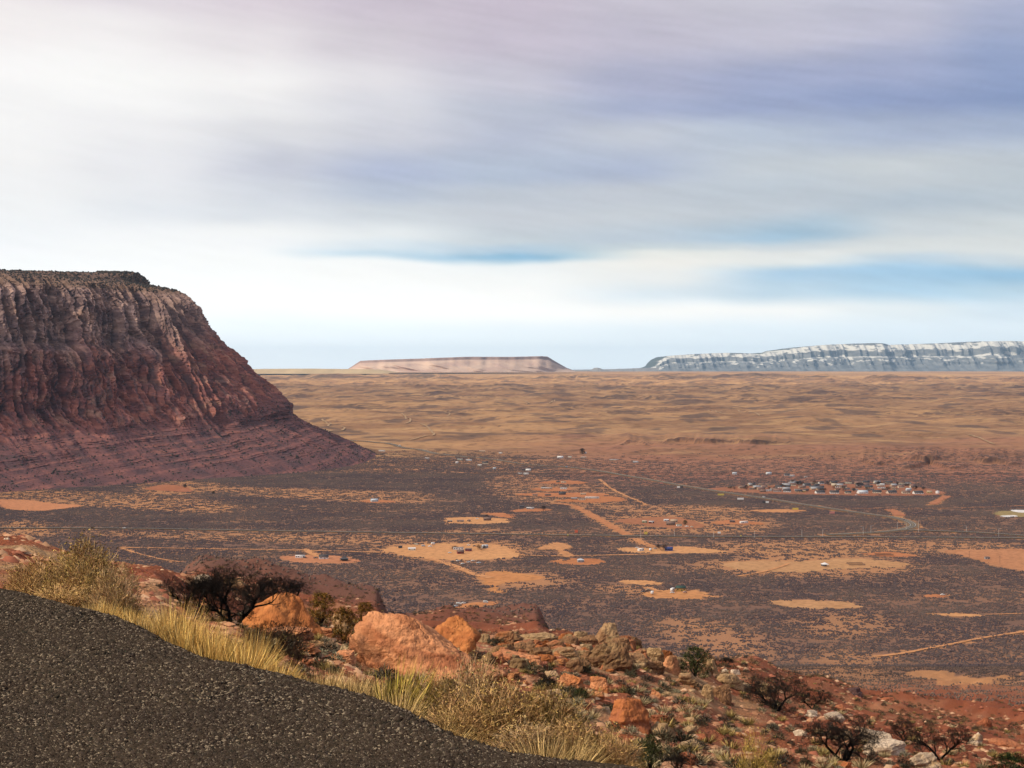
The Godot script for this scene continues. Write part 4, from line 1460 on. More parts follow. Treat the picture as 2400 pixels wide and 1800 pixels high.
func build_settlement() -> void:
	var W := Color(0.72, 0.71, 0.69)
	var cream := Color(0.62, 0.55, 0.42)
	var tan_ := Color(0.42, 0.30, 0.20)
	var brown := Color(0.17, 0.10, 0.07)
	var dark := Color(0.045, 0.04, 0.042)
	var redp := Color(0.20, 0.03, 0.03)
	var grey := Color(0.33, 0.33, 0.34)
	var blue := Color(0.035, 0.06, 0.23)
	var silver := Color(0.48, 0.52, 0.56)
	var g := "buildings scattered over the valley floor"
	# kind, px, py, width in pixels, turn, wall, roof, name, label
	for a in [
		["mobile", 1074, 1289, 24, 0.1, W, grey, "mobile_home", "long white mobile home behind the two red sheds"],
		["gable", 1079, 1298, 15, 0.3, redp, brown, "shed", "dark red shed in front of the white mobile home"],
		["shed", 1098, 1292, 15, -0.1, redp, dark, "shed", "red shed with a flat dark roof, right one of two"],
		["shed", 965, 1290, 17, 0.1, cream, W, "shed", "cream shed left of the white mobile home"],
		["shed", 938, 1285, 9, 0.0, dark, dark, "shed", "small black shed at the left end of the broad yard"],
		["gable", 1136, 1285, 14, 0.5, grey, silver, "house", "grey house behind a bare tree near the red sheds"],
		["gable", 1142, 1220, 17, 0.1, brown, brown, "house", "brown house in the yard with the round hogan"],
		["hogan", 1099, 1223, 8, 0.0, tan_, brown, "hogan", "small round brown hogan in a dirt yard"],
		["shed", 1054, 1224, 11, 0.0, brown, tan_, "shed", "low brown shed left of the round hogan"],
		["shed", 1079, 1224, 16, 0.0, tan_, brown, "shed", "long low tan shed just left of the hogan"],
		["hip", 1361, 1318, 14, 0.1, grey, silver, "house", "small grey house with a pale hip roof"],
		["mobile", 703, 1308, 22, 0.05, W, W, "mobile_home", "white trailer home left of the black pavilion"],
		["gable", 758, 1310, 21, 0.2, W, dark, "house", "white house with a black gable roof by a short drive"],
		["pavilion", 806, 1315, 19, 0.0, dark, dark, "pavilion", "black open-sided pavilion at the right of its yard"],
		["gable", 877, 1176, 16, 0.4, Color(0.45, 0.55, 0.6), silver, "house", "pale blue house alone below the cliff"],
		["mobile", 1281, 1147, 27, 0.0, tan_, silver, "long_building", "long tan building with a pale roof"],
		["mobile", 1321, 1147, 16, 0.0, W, grey, "mobile_home", "white mobile home right of the long tan building"],
		["shed", 1308, 1131, 8, 0.0, Color(0.10, 0.13, 0.10), dark, "shed", "tiny dark green shed on a red strip"],
		["mobile", 1321, 1132, 11, 0.1, cream, tan_, "mobile_home", "tiny cream trailer home beside the dark green shed"],
		["shed", 1254, 1162, 12, 0.0, tan_, brown, "shed", "tan shed at the left of the shed row"],
		["shed", 1284, 1162, 13, 0.2, dark, brown, "shed", "dark shed in the middle of the shed row"],
		["gable", 1318, 1160, 16, 0.0, brown, dark, "house", "dark brown house at the right of the shed row"],
		["shed", 1367, 1160, 13, 0.0, tan_, tan_, "shed", "tan shed above the long grey mobile home"],
		["mobile", 1388, 1169, 33, 0.05, Color(0.5, 0.48, 0.45), W, "mobile_home", "long pale grey mobile home with a white roof"],
		["shed", 1346, 1171, 14, 0.0, brown, grey, "shed", "brown shed left of the long grey mobile home"],
		["shed", 1364, 1172, 16, 0.0, cream, brown, "shed", "low cream shed below the tan shed"],
		["shed", 1223, 1190, 11, 0.0, dark, dark, "shed", "black shed in a small orange yard"],
		["mobile", 1243, 1194, 18, 0.0, grey, W, "mobile_home", "grey mobile home right of the black shed"],
		["mobile", 1502, 1292, 13, 0.5, W, W, "mobile_home", "short white mobile home left of the blue house"],
		["gable", 1568, 1291, 18, -0.2, blue, blue, "house", "bright blue house beside a bare tree"],
		["barn", 1596, 1386, 22, -0.1, Color(0.36, 0.22, 0.05), Color(0.02, 0.055, 0.04), "house", "yellow-brown house with a dark green roof"],
		["gable", 1580, 1225, 16, 0.0, tan_, tan_, "house", "tan house with a flat pale roof by the green tree"],
		["shed", 1562, 1222, 11, 0.2, silver, W, "shed", "silver shed behind the tan house"],
		["gable", 1572, 1231, 20, 0.0, brown, brown, "house", "low brown house in front of the tan house"],
		["mobile", 1592, 1234, 12, 0.1, W, Color(0.10, 0.16, 0.09), "mobile_home", "white trailer home with a green roof"],
		["mobile", 1511, 1226, 11, 0.0, Color(0.25, 0.27, 0.14), cream, "mobile_home", "olive and cream trailer left of the tan house"],
		["mobile", 1527, 1227, 12, 0.0, Color(0.16, 0.05, 0.04), W, "mobile_home", "maroon trailer with a white roof"],
		["mobile", 1744, 1227, 19, 0.35, W, W, "mobile_home", "long white mobile home alone in a red yard"],
		["shed", 1717, 1225, 12, 0.0, brown, dark, "shed", "dark shed left of the lone white mobile home"],
		["pavilion", 1934, 1328, 15, 0.1, grey, W, "gazebo", "gazebo with a white peaked roof in the tan clearing"],
		["shed", 2315, 1311, 11, 0.1, grey, brown, "shed", "lone grey shed in the wide red field"],
		["gable", 1722, 1112, 10, 0.0, silver, silver, "house", "silver house alone above the village, leftmost"],
		["gable", 1802, 1112, 12, 0.3, W, silver, "house", "white house above the village"],
		["gable", 1845, 1115, 12, 0.0, grey, dark, "house", "grey house above the village next to a trailer"],
		["mobile", 1857, 1117, 11, 0.0, grey, W, "mobile_home", "grey trailer home above the village"],
		["shed", 1889, 1119, 7, 0.0, W, brown, "shed", "tiny white shed above the village, rightmost"],
		["mobile", 895, 1058, 15, 0.0, W, W, "mobile_home", "white trailer home just beyond the cliff toe"],
		["mobile", 1173, 1063, 8, 0.0, W, W, "mobile_home", "tiny white trailer beyond the highway"],
		["shed", 1130, 1059, 14, 0.0, tan_, tan_, "shed", "long tan shed at the edge of the plain"],
		["gable", 1372, 1063, 5, 0.0, W, W, "shed", "tiny white shed beside the lone round tree"],
		["gable", 1071, 1086, 6, 0.5, W, W, "house", "narrow white house in the upper hamlet"],
		["mobile", 1001, 1076, 10, 0.0, grey, W, "mobile_home", "grey trailer at the left of the upper hamlet"],
		["mobile", 1078, 1079, 12, 0.0, Color(0.3, 0.33, 0.2), W, "mobile_home", "green-grey trailer in the upper hamlet"],
		["mobile", 1099, 1080, 14, 0.0, silver, W, "mobile_home", "silver trailer in the upper hamlet"],
		["gable", 1137, 1087, 14, 0.0, cream, dark, "house", "cream house with a black roof in the upper hamlet"],
		["shed", 1124, 1092, 9, 0.0, cream, W, "shed", "cream shed below the black-roofed house"],
		["gable", 1159, 1100, 7, 0.2, W, silver, "house", "small white house below the upper hamlet"],
		["shed", 1227, 1102, 7, 0.0, dark, dark, "shed", "black shed near the upper hamlet"],
		["gable", 1238, 1104, 11, 0.1, W, W, "house", "white house beside the upper black shed"],
		["mobile", 1219, 1111, 10, 0.0, W, brown, "mobile_home", "white trailer with a brown roof by the small hamlet"],
		["mobile", 1233, 1112, 12, 0.0, W, W, "mobile_home", "white trailer in front of the small hamlet"],
		["gable", 1313, 1074, 13, 0.2, silver, W, "house", "silver-roofed house near the highway bend"],
		["mobile", 1336, 1073, 9, 0.0, cream, W, "mobile_home", "cream trailer beyond the highway"],
		["mobile", 1368, 1074, 14, 0.0, tan_, silver, "mobile_home", "tan trailer beyond the highway"],
		["mobile", 1440, 1080, 22, 0.0, tan_, silver, "mobile_home", "long tan trailer on the red edge of the plain"],
		["mobile", 1490, 1084, 12, 0.0, silver, W, "mobile_home", "silver trailer on the red edge of the plain"],
	]:
		var p := put(a[1], a[2])
		var w: float = a[3] * (-p.z) / F
		tag(house(a[0], p, maxf(w, 2.6), a[4], a[5], a[6], a[7]), a[8], a[7].replace("_", " "), g)
	# the village
	var vg := "houses of the village"
	for a in [[1922, 1157, 21, W, dark, "white village house with a dark roof, leftmost of the front row"], [1956, 1157, 20, W, dark, "white village house second in the front row"], [1988, 1157, 14, cream, dark, "cream village house third in the front row"], [2022, 1157, 23, W, silver, "white village house with a silver roof in the front row"], [2056, 1156, 20, cream, dark, "cream village house fifth in the front row"], [2090, 1157, 22, Color(0.6, 0.48, 0.38), dark, "pinkish village house in the front row"], [2124, 1157, 18, cream, brown, "cream village house with a brown roof near the end of the row"], [2152, 1158, 22, W, dark, "white village house at the right end of the front row"], [2179, 1156, 11, Color(0.5, 0.4, 0.16), tan_, "yellow house right of the village"], [1884, 1154, 9, Color(0.6, 0.42, 0.12), tan_, "small orange-yellow house at the front of the village"], [1955, 1139, 11, Color(0.68, 0.6, 0.42), Color(0.6, 0.5, 0.36), "bright cream house in the back of the village"], [1855, 1137, 14, silver, silver, "silver-roofed house in the back of the village"], [2068, 1139, 10, W, W, "white-roofed house in the back of the village"], [2130, 1150, 12, silver, silver, "silver barn near the right end of the village"]]:
		var p := put(a[0], a[1])
		tag(house("gable", p, a[2] * -p.z / F, rng.randf_range(-0.25, 0.25), a[3], a[4]), a[5], "house", vg)
	tag(house("tank", put(2198, 1157), 6.5, 0.0, W, silver, "water_tank"), "round white water tank right of the village", "water tank")
	var vr := RandomNumberGenerator.new()
	vr.seed = 12
	var rows_done := -1
	for row in [[1134, 1840, 2150, 12], [1139, 1740, 2160, 15], [1144, 1700, 2160, 17], [1149, 1720, 2110, 14], [1153, 1770, 1900, 6]]:
		rows_done += 1
		for k in row[3]:
			var px: float = lerpf(row[1], row[2], (k + vr.randf_range(0.15, 0.85)) / row[3])
			if row[0] > 1146 and px < 1760:
				continue
			var p := put(px, row[0] + vr.randf_range(-1.2, 1.2))
			var wall: Color = [tan_, brown, cream, grey, W, tan_][vr.randi() % 6]
			var roof: Color = [brown, dark, dark, brown, grey, Color(0.2, 0.11, 0.08)][vr.randi() % 6]
			tag(house("gable" if vr.randf() < 0.7 else "mobile", p, vr.randf_range(9.0, 15.0), vr.randf_range(-0.4, 0.4), wall, roof), "village house in the %s row from the back, %s from the left" % [ORD[rows_done], ORD[k]], "house", "back rows of village houses")
	# vehicles
	var cg := "vehicles parked in the valley"
	for a in [
		["sedan", 1054, 1298, 0.1, W, "white car in front of the white mobile home"],
		["van", 975, 1279, 0.0, cream, "cream van behind the cream shed"],
		["pickup", 1008, 1283, 0.2, W, "white pickup left of the long mobile home"],
		["truck", 1015, 1278, 1.2, W, "white box truck at the back of the broad yard"],
		["van", 992, 1282, 0.3, silver, "silver van between the cream shed and box truck"],
		["sedan", 1098, 1280, 0.0, W, "white car behind the red sheds"],
		["sedan", 1112, 1282, 0.1, dark, "black car left of the grey house"],
		["sedan", 1073, 1317, 0.2, W, "white car at the left of the scrap row"],
		["sedan", 1098, 1320, -0.2, silver, "silver car in the middle of the scrap row"],
		["sedan", 1084, 1324, 0.4, W, "white car in front of the scrap row"],
		["pickup", 1122, 1322, 0.1, silver, "silver pickup at the right of the scrap row"],
		["pickup", 1061, 1319, 0.0, dark, "dark pickup at the left end of the scrap row"],
		["sedan", 1108, 1317, 0.3, W, "white car at the back of the scrap row"],
		["sedan", 1118, 1218, 0.0, W, "white car left of the brown house"],
		["pickup", 1323, 1316, 0.2, brown, "brown wrecked pickup left of the hip-roofed house"],
		["sedan", 714, 1309, 0.1, dark, "dark car right of the white trailer home"],
		["pickup", 739, 1310, 0.4, dark, "dark pickup left of the black-roofed white house"],
		["camper", 1525, 1292, 1.3, W, "white camper left of the bare tree and blue house"],
		["sedan", 1536, 1288, 0.0, grey, "grey car behind the white camper"],
		["rv", 1577, 1387, 1.1, W, "white motorhome parked against the green-roofed house"],
		["sedan", 1576, 1392, 0.0, W, "white car in front of the motorhome"],
		["pickup", 1507, 1391, 0.3, dark, "black pickup at the left of the green-roofed house yard"],
		["camper", 1529, 1394, 1.35, W, "white camper standing end-on beside the black pickup"],
		["sedan", 1520, 1385, 0.2, tan_, "tan car behind the white camper"],
		["sedan", 1606, 1391, 0.2, Color(0.5, 0.3, 0.25), "pinkish car in front of the green-roofed house"],
		["pickup", 1610, 1236, 0.1, W, "white pickup below the green tree"],
		["sedan", 1622, 1237, 0.0, cream, "cream car below the green tree"],
		["sedan", 2211, 1397, 0.0, W, "white car in the tiny orange clearing"],
		["sedan", 2139, 1398, 0.1, dark, "dark car left of the tiny orange clearing"],
		["van", 1075, 1419, 0.1, W, "white van at the left of the nearest yard"],
		["sedan", 1086, 1417, 0.2, W, "white car second in the nearest yard"],
		["van", 1138, 1415, 0.0, W, "white van at the right of the nearest yard"],
		["sedan", 1068, 1424, 0.4, silver, "silver car at the bottom of the nearest yard"],
		["sedan", 290, 1240, 0.0, W, "white car driving on the straight valley road"],
		["sedan", 439, 1242, 0.0, dark, "dark car driving on the straight valley road"],
		["van", 1791, 1167, 0.5, W, "white van driving on the slanting highway"],
		["sedan", 2120, 1221, 0.8, dark, "dark car driving round the highway curve"],
		["truck", 937, 1046, 0.5, W, "white truck on the far stretch of highway"],
		["van", 1328, 1096, 0.5, Color(0.35, 0.5, 0.62), "pale blue van on the highway near the hamlet"],
		["sedan", 1494, 1286, 0.0, W, "small white car behind the short mobile home"],
		["sedan", 1905, 1162, 0.2, dark, "dark car in front of the village front row"],
		["pickup", 2062, 1162, 0.1, dark, "black pickup in front of the cream village house"],
		["sedan", 2008, 1162, 0.0, W, "white car in front of the village front row"],
	]:
		var p := put(a[1], a[2])
		p.y += 0.75 if a[1] in [290, 439, 1791, 2120, 937, 1328] else (0.55 if p.z > -2950 else 0.3)
		var o := car(a[0], p, a[3], a[4])
		tag(o, a[5], (o.name as String).rstrip("0123456789").trim_suffix("_").replace("_", " "), cg)
	# signs
	var yellow := Color(0.55, 0.42, 0.08)
	for a in [[1594, 1145, 14, W, dark, "half black, half white billboard left of the highway"], [1690, 1163, 15, yellow, yellow, "yellow billboard left of the highway above the white one"], [1736, 1173, 15, W, W, "plain white billboard left of the highway"], [1795, 1181, 15, dark, W, "billboard with a black left half nearest the highway"], [1865, 1197, 14, yellow, yellow, "yellow billboard above the narrow orange clearing"], [1951, 1206, 12, Color(0.5, 0.2, 0.17), Color(0.5, 0.2, 0.17), "pink billboard near the highway curve"]]:
		var p := put(a[0], a[1])
		tag(billboard_sign(p, a[2] * -p.z / F, 3.0, 1.4, 0.0, a[3], a[4]), a[5], "billboard", "billboards along the highway")
	for a in [[1351, 1250, 7, 3.6, Color(0.55, 0.12, 0.06), "orange-red square sign by the straight road"], [1514, 1254, 7.5, 3.4, yellow, "yellow square sign by the first street lamp"], [1686, 1252, 7, 2.4, W, "white sign between two street lamps"], [1737, 1259, 3.2, 1.8, yellow, "tiny yellow road sign right of the white sign"], [1331, 1257, 2.6, 2.0, yellow, "tiny yellow road sign left of the orange sign"], [1550, 1135, 7, 2.4, Color(0.45, 0.2, 0.16), "small red and white stand near the highway"]]:
		var p := put(a[0], a[1])
		tag(billboard_sign(p, a[2] * -p.z / F, a[3], 0.8, 0.0, a[4], a[4], "road_sign"), a[5], "sign")
	var lamps := [[1502, 1261, 10.5, -1.6, "first street lamp from the left, beside the yellow square sign"], [1581, 1259, 8.5, 0.0, "bare pole second from the left along the straight road"], [1673, 1261, 8.5, 0.0, "bare pole left of the white sign"], [1769, 1261, 9.0, 0.0, "bare pole right of the tiny yellow sign"], [1880, 1260, 10.5, -2.2, "street lamp with its arm to the left, before the curve"], [1929, 1258, 10.0, 3.0, "street lamp with its arm to the right, before the curve"], [2024, 1254, 11.0, -4.0, "tall street lamp with a long arm to the left at the curve"], [2042, 1250, 10.0, 3.4, "street lamp with an arm to the right beside the tall one"], [2104, 1240, 9.0, 2.5, "street lamp inside the highway curve"], [2125, 1242, 9.0, -2.0, "street lamp on the inner kerb of the curve"], [2154, 1248, 17.0, 0.0, "tallest bare pole right of the highway curve"], [2266, 1248, 9.0, -2.2, "street lamp on the branch road"], [2342, 1259, 11.0, 2.2, "rightmost street lamp by the straight road"]]
	for a in lamps:
		tag(lamp_post(put(a[0], a[1]), a[2], a[3]), a[4], "street lamp", "street lamps and poles along the roads")
	# stock pens
	for a in [[2007, 1324, 36.0, 7.0, "dark wooden stock pen in the tan clearing"], [2073, 1302, 38.0, 5.0, "brown stock pen in the narrow red clearing"]]:
		var p := put(a[0], a[1])
		var o := base("stock_pen", p)
		var w: float = a[2] * -p.z / F
		for k in 14:
			for s in [-1.0, 1.0]:
				var b := box("post", o, Vector3(0.3, 1.9, 0.3), Vector3((k / 13.0 - 0.5) * w, 0.95, s * a[3]), paint(brown * 0.6))
				b.position.y = 0.95
		for y in [0.6, 1.1, 1.6]:
			for s in [-1.0, 1.0]:
				box("rail", o, Vector3(w, 0.24, 0.1), Vector3(0, y, s * a[3]), paint(brown))
				box("rail", o, Vector3(0.1, 0.24, a[3] * 2.0), Vector3(s * w * 0.5, y, 0), paint(brown))
		tag(o, a[4], "stock pen")
	# trees
	var tg := "trees of the settlement"
	for a in [[1128, 1290, 9.0, "bare grey tree in front of the grey house"], [1140, 1216, 7.0, "pale bare tree behind the brown house"], [1274, 1195, 8.0, "bare tree right of the grey mobile home"], [1551, 1291, 11.0, "bare spreading tree left of the blue house"], [1066, 1289, 6.0, "small bare tree beside the long mobile home"]]:
		var t := dead_tree(put(a[0], a[1]), a[2], rng.randi() % 4, rng.randf() * TAU, "bare_tree", Color(1.6, 1.35, 1.2))
		tag(t, a[3], "tree", tg)
	for a in [[1606, 1230, 7.0, "round green tree beside the tan house", Color(0.9, 1.0, 0.5)], [1365, 1064, 16.0, "lone round dark tree at the edge of the plain", Color(0.9, 0.7, 0.6)], [500, 1158, 6.0, "lone dark round juniper on the flat below the cliff", Color(0.6, 0.6, 0.5)], [433, 1143, 7.0, "flat dark juniper at the foot of the talus", Color(0.6, 0.6, 0.5)]]:
		tag(juniper(put(a[0], a[1]), a[2], a[2] * 0.9, 1, a[4]), a[3], "tree", tg)
	for k in 26:
		var px := 1700.0 + (k + vr.randf_range(0.1, 0.9)) * 18.0
		var p := put(px, vr.randf_range(1134, 1153) if px > 1780 else vr.randf_range(1138, 1150))
		tag(dead_tree(p, vr.randf_range(6.0, 11.0), vr.randi() % 4, vr.randf() * TAU, "bare_tree", Color(1.3, 1.1, 1.05)), "bare dark tree among the village houses, %s from the left" % ORD[k], "tree", "bare trees of the village")
	for a in [[2273, 1310, "thin utility pole left of the lone grey shed"], [2345, 1322, "thin utility pole right of the lone grey shed"], [1505, 1227, "thin utility pole left of the olive trailer"], [1345, 1235, "thin utility pole beside the wide orange track"]]:
		var o := base("utility_pole", put(a[0], a[1]))
		box("pole", o, Vector3(0.25, 9.0, 0.25), Vector3(0, 4.5, 0), paint(brown))
		box("crossarm", o, Vector3(2.4, 0.18, 0.18), Vector3(0, 8.3, 0.25), paint(brown))
		tag(o, a[2], "utility pole")

# ------------------------------------------------------------------ plants
var tree_cache := {}

func tube(st: SurfaceTool, a: Vector3, b: Vector3, ra: float, rb: float, sides: int, c: Color) -> void:
	var dir := (b - a).normalized()
	var s := dir.cross(Vector3(0.31, 0.2, 0.93)).normalized()
	var t := dir.cross(s)
	st.set_color(c)
	for k in sides:
		var a0 := k / float(sides) * TAU
		var a1 := (k + 1) / float(sides) * TAU
		var o0 := s * cos(a0) + t * sin(a0)
		var o1 := s * cos(a1) + t * sin(a1)
		for v in [[a, o0, ra], [a, o1, ra], [b, o0, rb], [b, o0, rb], [a, o1, ra], [b, o1, rb]]:
			st.set_normal(v[1])
			st.add_vertex(v[0] + v[1] * v[2])

func grow(r: RandomNumberGenerator, st: Array, p: Vector3, dir: Vector3, ln: float, rad: float, depth: int, most: int) -> void:
	var segs := 4 if depth < 2 else (3 if depth < 4 else 2)
	var q := p
	var d := dir
	var which: SurfaceTool = st[0] if depth < 3 else st[1]
	var shade := r.randf_range(0.75, 1.25)
	for i in segs:
		d = (d + Vector3(r.randf_range(-1, 1), r.randf_range(-0.75, 0.9), r.randf_range(-1, 1)) * 0.32).normalized()
		var e := q + d * ln / segs
		var ra := rad * (1.0 - 0.45 * i / segs)
		var rb := rad * (1.0 - 0.45 * (i + 1) / segs)
		tube(which, q, e, maxf(ra, 0.0019), maxf(rb, 0.0015), 5 if depth < 2 else 3, Color(0.088, 0.075, 0.067) * shade)
		q = e
		if depth < most and i > 0 and r.randf() < (0.85 if depth < 3 else 0.8):
			var side := d.cross(Vector3(r.randf_range(-1, 1), r.randf_range(-1, 1), r.randf_range(-1, 1))).normalized()
			grow(r, st, q, (d * 0.5 + side * 0.85 + Vector3(0, 0.15, 0)).normalized(), ln * r.randf_range(0.5, 0.72), rb * 0.68, depth + 1, most)
	if depth < most:
		for k in 2:
			var side := d.cross(Vector3(r.randf_range(-1, 1), r.randf_range(-1, 1), r.randf_range(-1, 1))).normalized()
			grow(r, st, q, (d * 0.8 + side * 0.6 + Vector3(0, 0.1, 0)).normalized(), ln * r.randf_range(0.55, 0.75), rad * 0.52, depth + 1, most)

func dead_tree(at: Vector3, h: float, variant: int, turn: float, called := "dead_juniper", tint := Color.WHITE, wide := 1.0) -> Node3D:
	var key := "dead%d" % variant
	if not tree_cache.has(key):
		var r := RandomNumberGenerator.new()
		r.seed = 100 + variant * 7
		var a := SurfaceTool.new()
		a.begin(Mesh.PRIMITIVE_TRIANGLES)
		var b := SurfaceTool.new()
		b.begin(Mesh.PRIMITIVE_TRIANGLES)
		var stems := 2 + variant % 2
		for k in stems:
			var an := (k + r.randf() * 0.6) / stems * TAU
			grow(r, [a, b], Vector3(0, -0.06, 0), Vector3(cos(an) * 0.55, 0.9, sin(an) * 0.55).normalized(), 0.40, 0.034, 0, 6)
		tree_cache[key] = [a.commit(), b.commit()]
	var o := base(called, at, turn)
	var m: StandardMaterial3D = mats.wood
	if tint != Color.WHITE:
		if not mats.has("wood" + tint.to_html()):
			var k2: StandardMaterial3D = mats.wood.duplicate()
			k2.albedo_color = tint
			mats["wood" + tint.to_html()] = k2
		m = mats["wood" + tint.to_html()]
	for k in 2:
		var c := add_mesh(["trunk", "crown"][k], tree_cache[key][k], m, o)
		c.scale = Vector3(h * wide, h, h * wide)
	return o

func juniper(at: Vector3, w: float, h: float, variant: int, tint := Color.WHITE) -> Node3D:
	var key := "jun%d" % variant
	if not tree_cache.has(key):
		var r := RandomNumberGenerator.new()
		r.seed = 300 + variant
		var a := SurfaceTool.new()
		a.begin(Mesh.PRIMITIVE_TRIANGLES)
		for k in 9:
			var an := r.randf() * TAU
			var q := Vector3(0, 0, 0)
			var d := Vector3(cos(an) * 0.5, 1.0, sin(an) * 0.5).normalized()
			for i in 4:
				var e := q + d * 0.16
				tube(a, q, e, 0.022 - i * 0.004, 0.018 - i * 0.004, 5, Color(0.07, 0.05, 0.04))
				q = e
				d = (d + Vector3(r.randf_range(-1, 1), r.randf_range(-0.4, 0.6), r.randf_range(-1, 1)) * 0.3).normalized()
		var b := SurfaceTool.new()
		b.begin(Mesh.PRIMITIVE_TRIANGLES)
		# clumps of leaf sprays through an uneven crown
		for k in 190:
			var an := r.randf() * TAU
			var y := pow(r.randf(), 0.8)
			var rr := 0.5 * sqrt(maxf(0.02, 1.0 - pow(absf(y - 0.38) / 0.66, 2.0))) * sqrt(r.randf()) * r.randf_range(0.85, 1.12)
			var c := Vector3(cos(an) * rr, y * 0.95 + 0.06, sin(an) * rr)
			var cs := r.randf_range(0.045, 0.10)
			var t := r.randf_range(0.65, 1.35)
			var col := Color(0.045, 0.058, 0.022).lerp(Color(0.085, 0.085, 0.035), r.randf()) * t
			for i in 46:
				var o := Vector3(r.randf_range(-1, 1), r.randf_range(-1, 1), r.randf_range(-1, 1)).normalized() * cs * pow(r.randf(), 0.5)
				var u := Vector3(r.randf_range(-1, 1), r.randf_range(-0.4, 1), r.randf_range(-1, 1)).normalized() * r.randf_range(0.02, 0.045)
				var s := u.cross(Vector3(r.randf_range(-1, 1), r.randf_range(-1, 1), r.randf_range(-1, 1))).normalized() * r.randf_range(0.006, 0.011)
				b.set_color(col * r.randf_range(0.8, 1.2))
				b.set_normal((o + Vector3(0, cs * 0.4, 0)).normalized())
				b.add_vertex(c + o - s)
				b.add_vertex(c + o + u)
				b.add_vertex(c + o + s)
		tree_cache[key] = [a.commit(), b.commit()]
	var o := base("juniper", at, rng.randf() * TAU)
	var m: StandardMaterial3D = mats.plant
	if tint != Color.WHITE:
		if not mats.has("plant" + tint.to_html()):
			var k2: StandardMaterial3D = mats.plant.duplicate()
			k2.albedo_color = tint
			mats["plant" + tint.to_html()] = k2
		m = mats["plant" + tint.to_html()]
	add_mesh("trunk", tree_cache[key][0], mats.wood, o).scale = Vector3(w, h, w)
	add_mesh("crown", tree_cache[key][1], m, o).scale = Vector3(w, h, w)
	return o

func blade(st: SurfaceTool, p: Vector3, dir: Vector3, ln: float, width: float, droop: float, segs: int, c: Color, r: RandomNumberGenerator, side := Vector3.ZERO) -> Vector3:
	var q := p
	var d := dir
	if side == Vector3.ZERO:
		side = d.cross(Vector3(r.randf_range(-1, 1), r.randf_range(-1, 1), r.randf_range(-1, 1))).normalized()
	var n := side.cross(d).normalized()
	if n.y < 0.0:
		n = -n
	n = (n + Vector3(0, 0.6, 0)).normalized()
	st.set_normal(n)
	st.set_color(c)
	for i in segs:
		d = (d + Vector3(0, -droop / segs, 0) + Vector3(r.randf_range(-1, 1), r.randf_range(-1, 1), r.randf_range(-1, 1)) * 0.09).normalized()
		var e := q + d * ln / segs
		var wa := width * (1.0 - 0.75 * i / segs)
		var wb := width * (1.0 - 0.75 * (i + 1) / segs)
		if i < segs - 1:
			for v in [q - side * wa, e - side * wb, q + side * wa, q + side * wa, e - side * wb, e + side * wb]:
				st.add_vertex(v)
		else:
			for v in [q - side * wa, e, q + side * wa]:
				st.add_vertex(v)
		q = e
	return q

func brush_mesh(sd: int, twigs: int, pal: Array, lean := 0.12) -> Array:
	# a rabbitbrush of unit width and height: woody stems from the ground, a tangle of fine twigs through a lumpy dome, seed heads
	var r := RandomNumberGenerator.new()
	r.seed = sd
	var a := SurfaceTool.new()
	a.begin(Mesh.PRIMITIVE_TRIANGLES)
	var b := SurfaceTool.new()
	b.begin(Mesh.PRIMITIVE_TRIANGLES)
	for k in 160:
		var an := r.randf() * TAU
		var lift := sqrt(r.randf())
		var dir := Vector3(cos(an) * (1.05 - lift), 0.25 + lift, sin(an) * (1.05 - lift)).normalized()
		blade(a, Vector3(cos(an), 0, sin(an)) * r.randf() * 0.1, dir, r.randf_range(0.35, 0.75), 0.006, 0.05, 3, Color(0.16, 0.095, 0.045) * r.randf_range(0.6, 1.4), r)
	for k in twigs:
		var an := r.randf() * TAU
		var up := r.randf()
		var flat_r := sqrt(maxf(0.0, 1.0 - up * up))
		var dir := Vector3(cos(an) * flat_r, up, sin(an) * flat_r)
		var lump: float = 0.98 + 0.40 * nz.u4.get_noise_3d(dir.x * 1.3 + sd * 5.0, dir.y * 1.3, dir.z * 1.3)
		var depth := pow(r.randf_range(0.02, 1.0), 0.36)
		var p := dir * Vector3(0.5, 0.92, 0.5) * lump * depth * 0.90
		p.x += lean * p.y * 0.5
		var tone: float = nz.u4.get_noise_3d(p.x * 3.0 + sd, p.y * 3.0, p.z * 3.0) + r.randf_range(-0.22, 0.22)
		var c: Color = pal[clampi(int((0.5 + tone * 1.1) * pal.size()), 0, pal.size() - 1)] * r.randf_range(0.72, 1.28)
		var d2 := (dir * 0.75 + Vector3(r.randf_range(-1, 1), r.randf_range(-0.55, 1.0), r.randf_range(-1, 1)) * 0.62).normalized()
		var e := blade(a, p, d2, r.randf_range(0.05, 0.16), 0.0019, 0.06, 2, c, r)
		if depth > 0.75 and r.randf() < 0.16:
			for q in 4:
				blade(b, e, Vector3(r.randf_range(-1, 1), r.randf_range(-0.2, 1), r.randf_range(-1, 1)).normalized(), 0.024, 0.006, 0.0, 1, c.lerp(Color(0.52, 0.37, 0.10), 0.5), r)
	return [a.commit(), b.commit()]

func tuft_mesh(sd: int, blades: int, pal: Array, lean: float, spread := 0.55, width := 0.006) -> ArrayMesh:
	var r := RandomNumberGenerator.new()
	r.seed = sd
	var a := SurfaceTool.new()
	a.begin(Mesh.PRIMITIVE_TRIANGLES)
	for k in blades:
		var an := r.randf() * TAU
		var f := sqrt(r.randf())
		var root := Vector3(cos(an), 0, sin(an)) * f * 0.22
		var dir := Vector3(cos(an) * f * spread + lean, 1.0, sin(an) * f * spread).normalized()
		var c: Color = pal[r.randi() % pal.size()] * r.randf_range(0.7, 1.3)
		blade(a, root, dir, r.randf_range(0.55, 1.05) * (1.0 - 0.25 * f), width, r.randf_range(0.0, 0.35), 3, c, r)
	return a.commit()

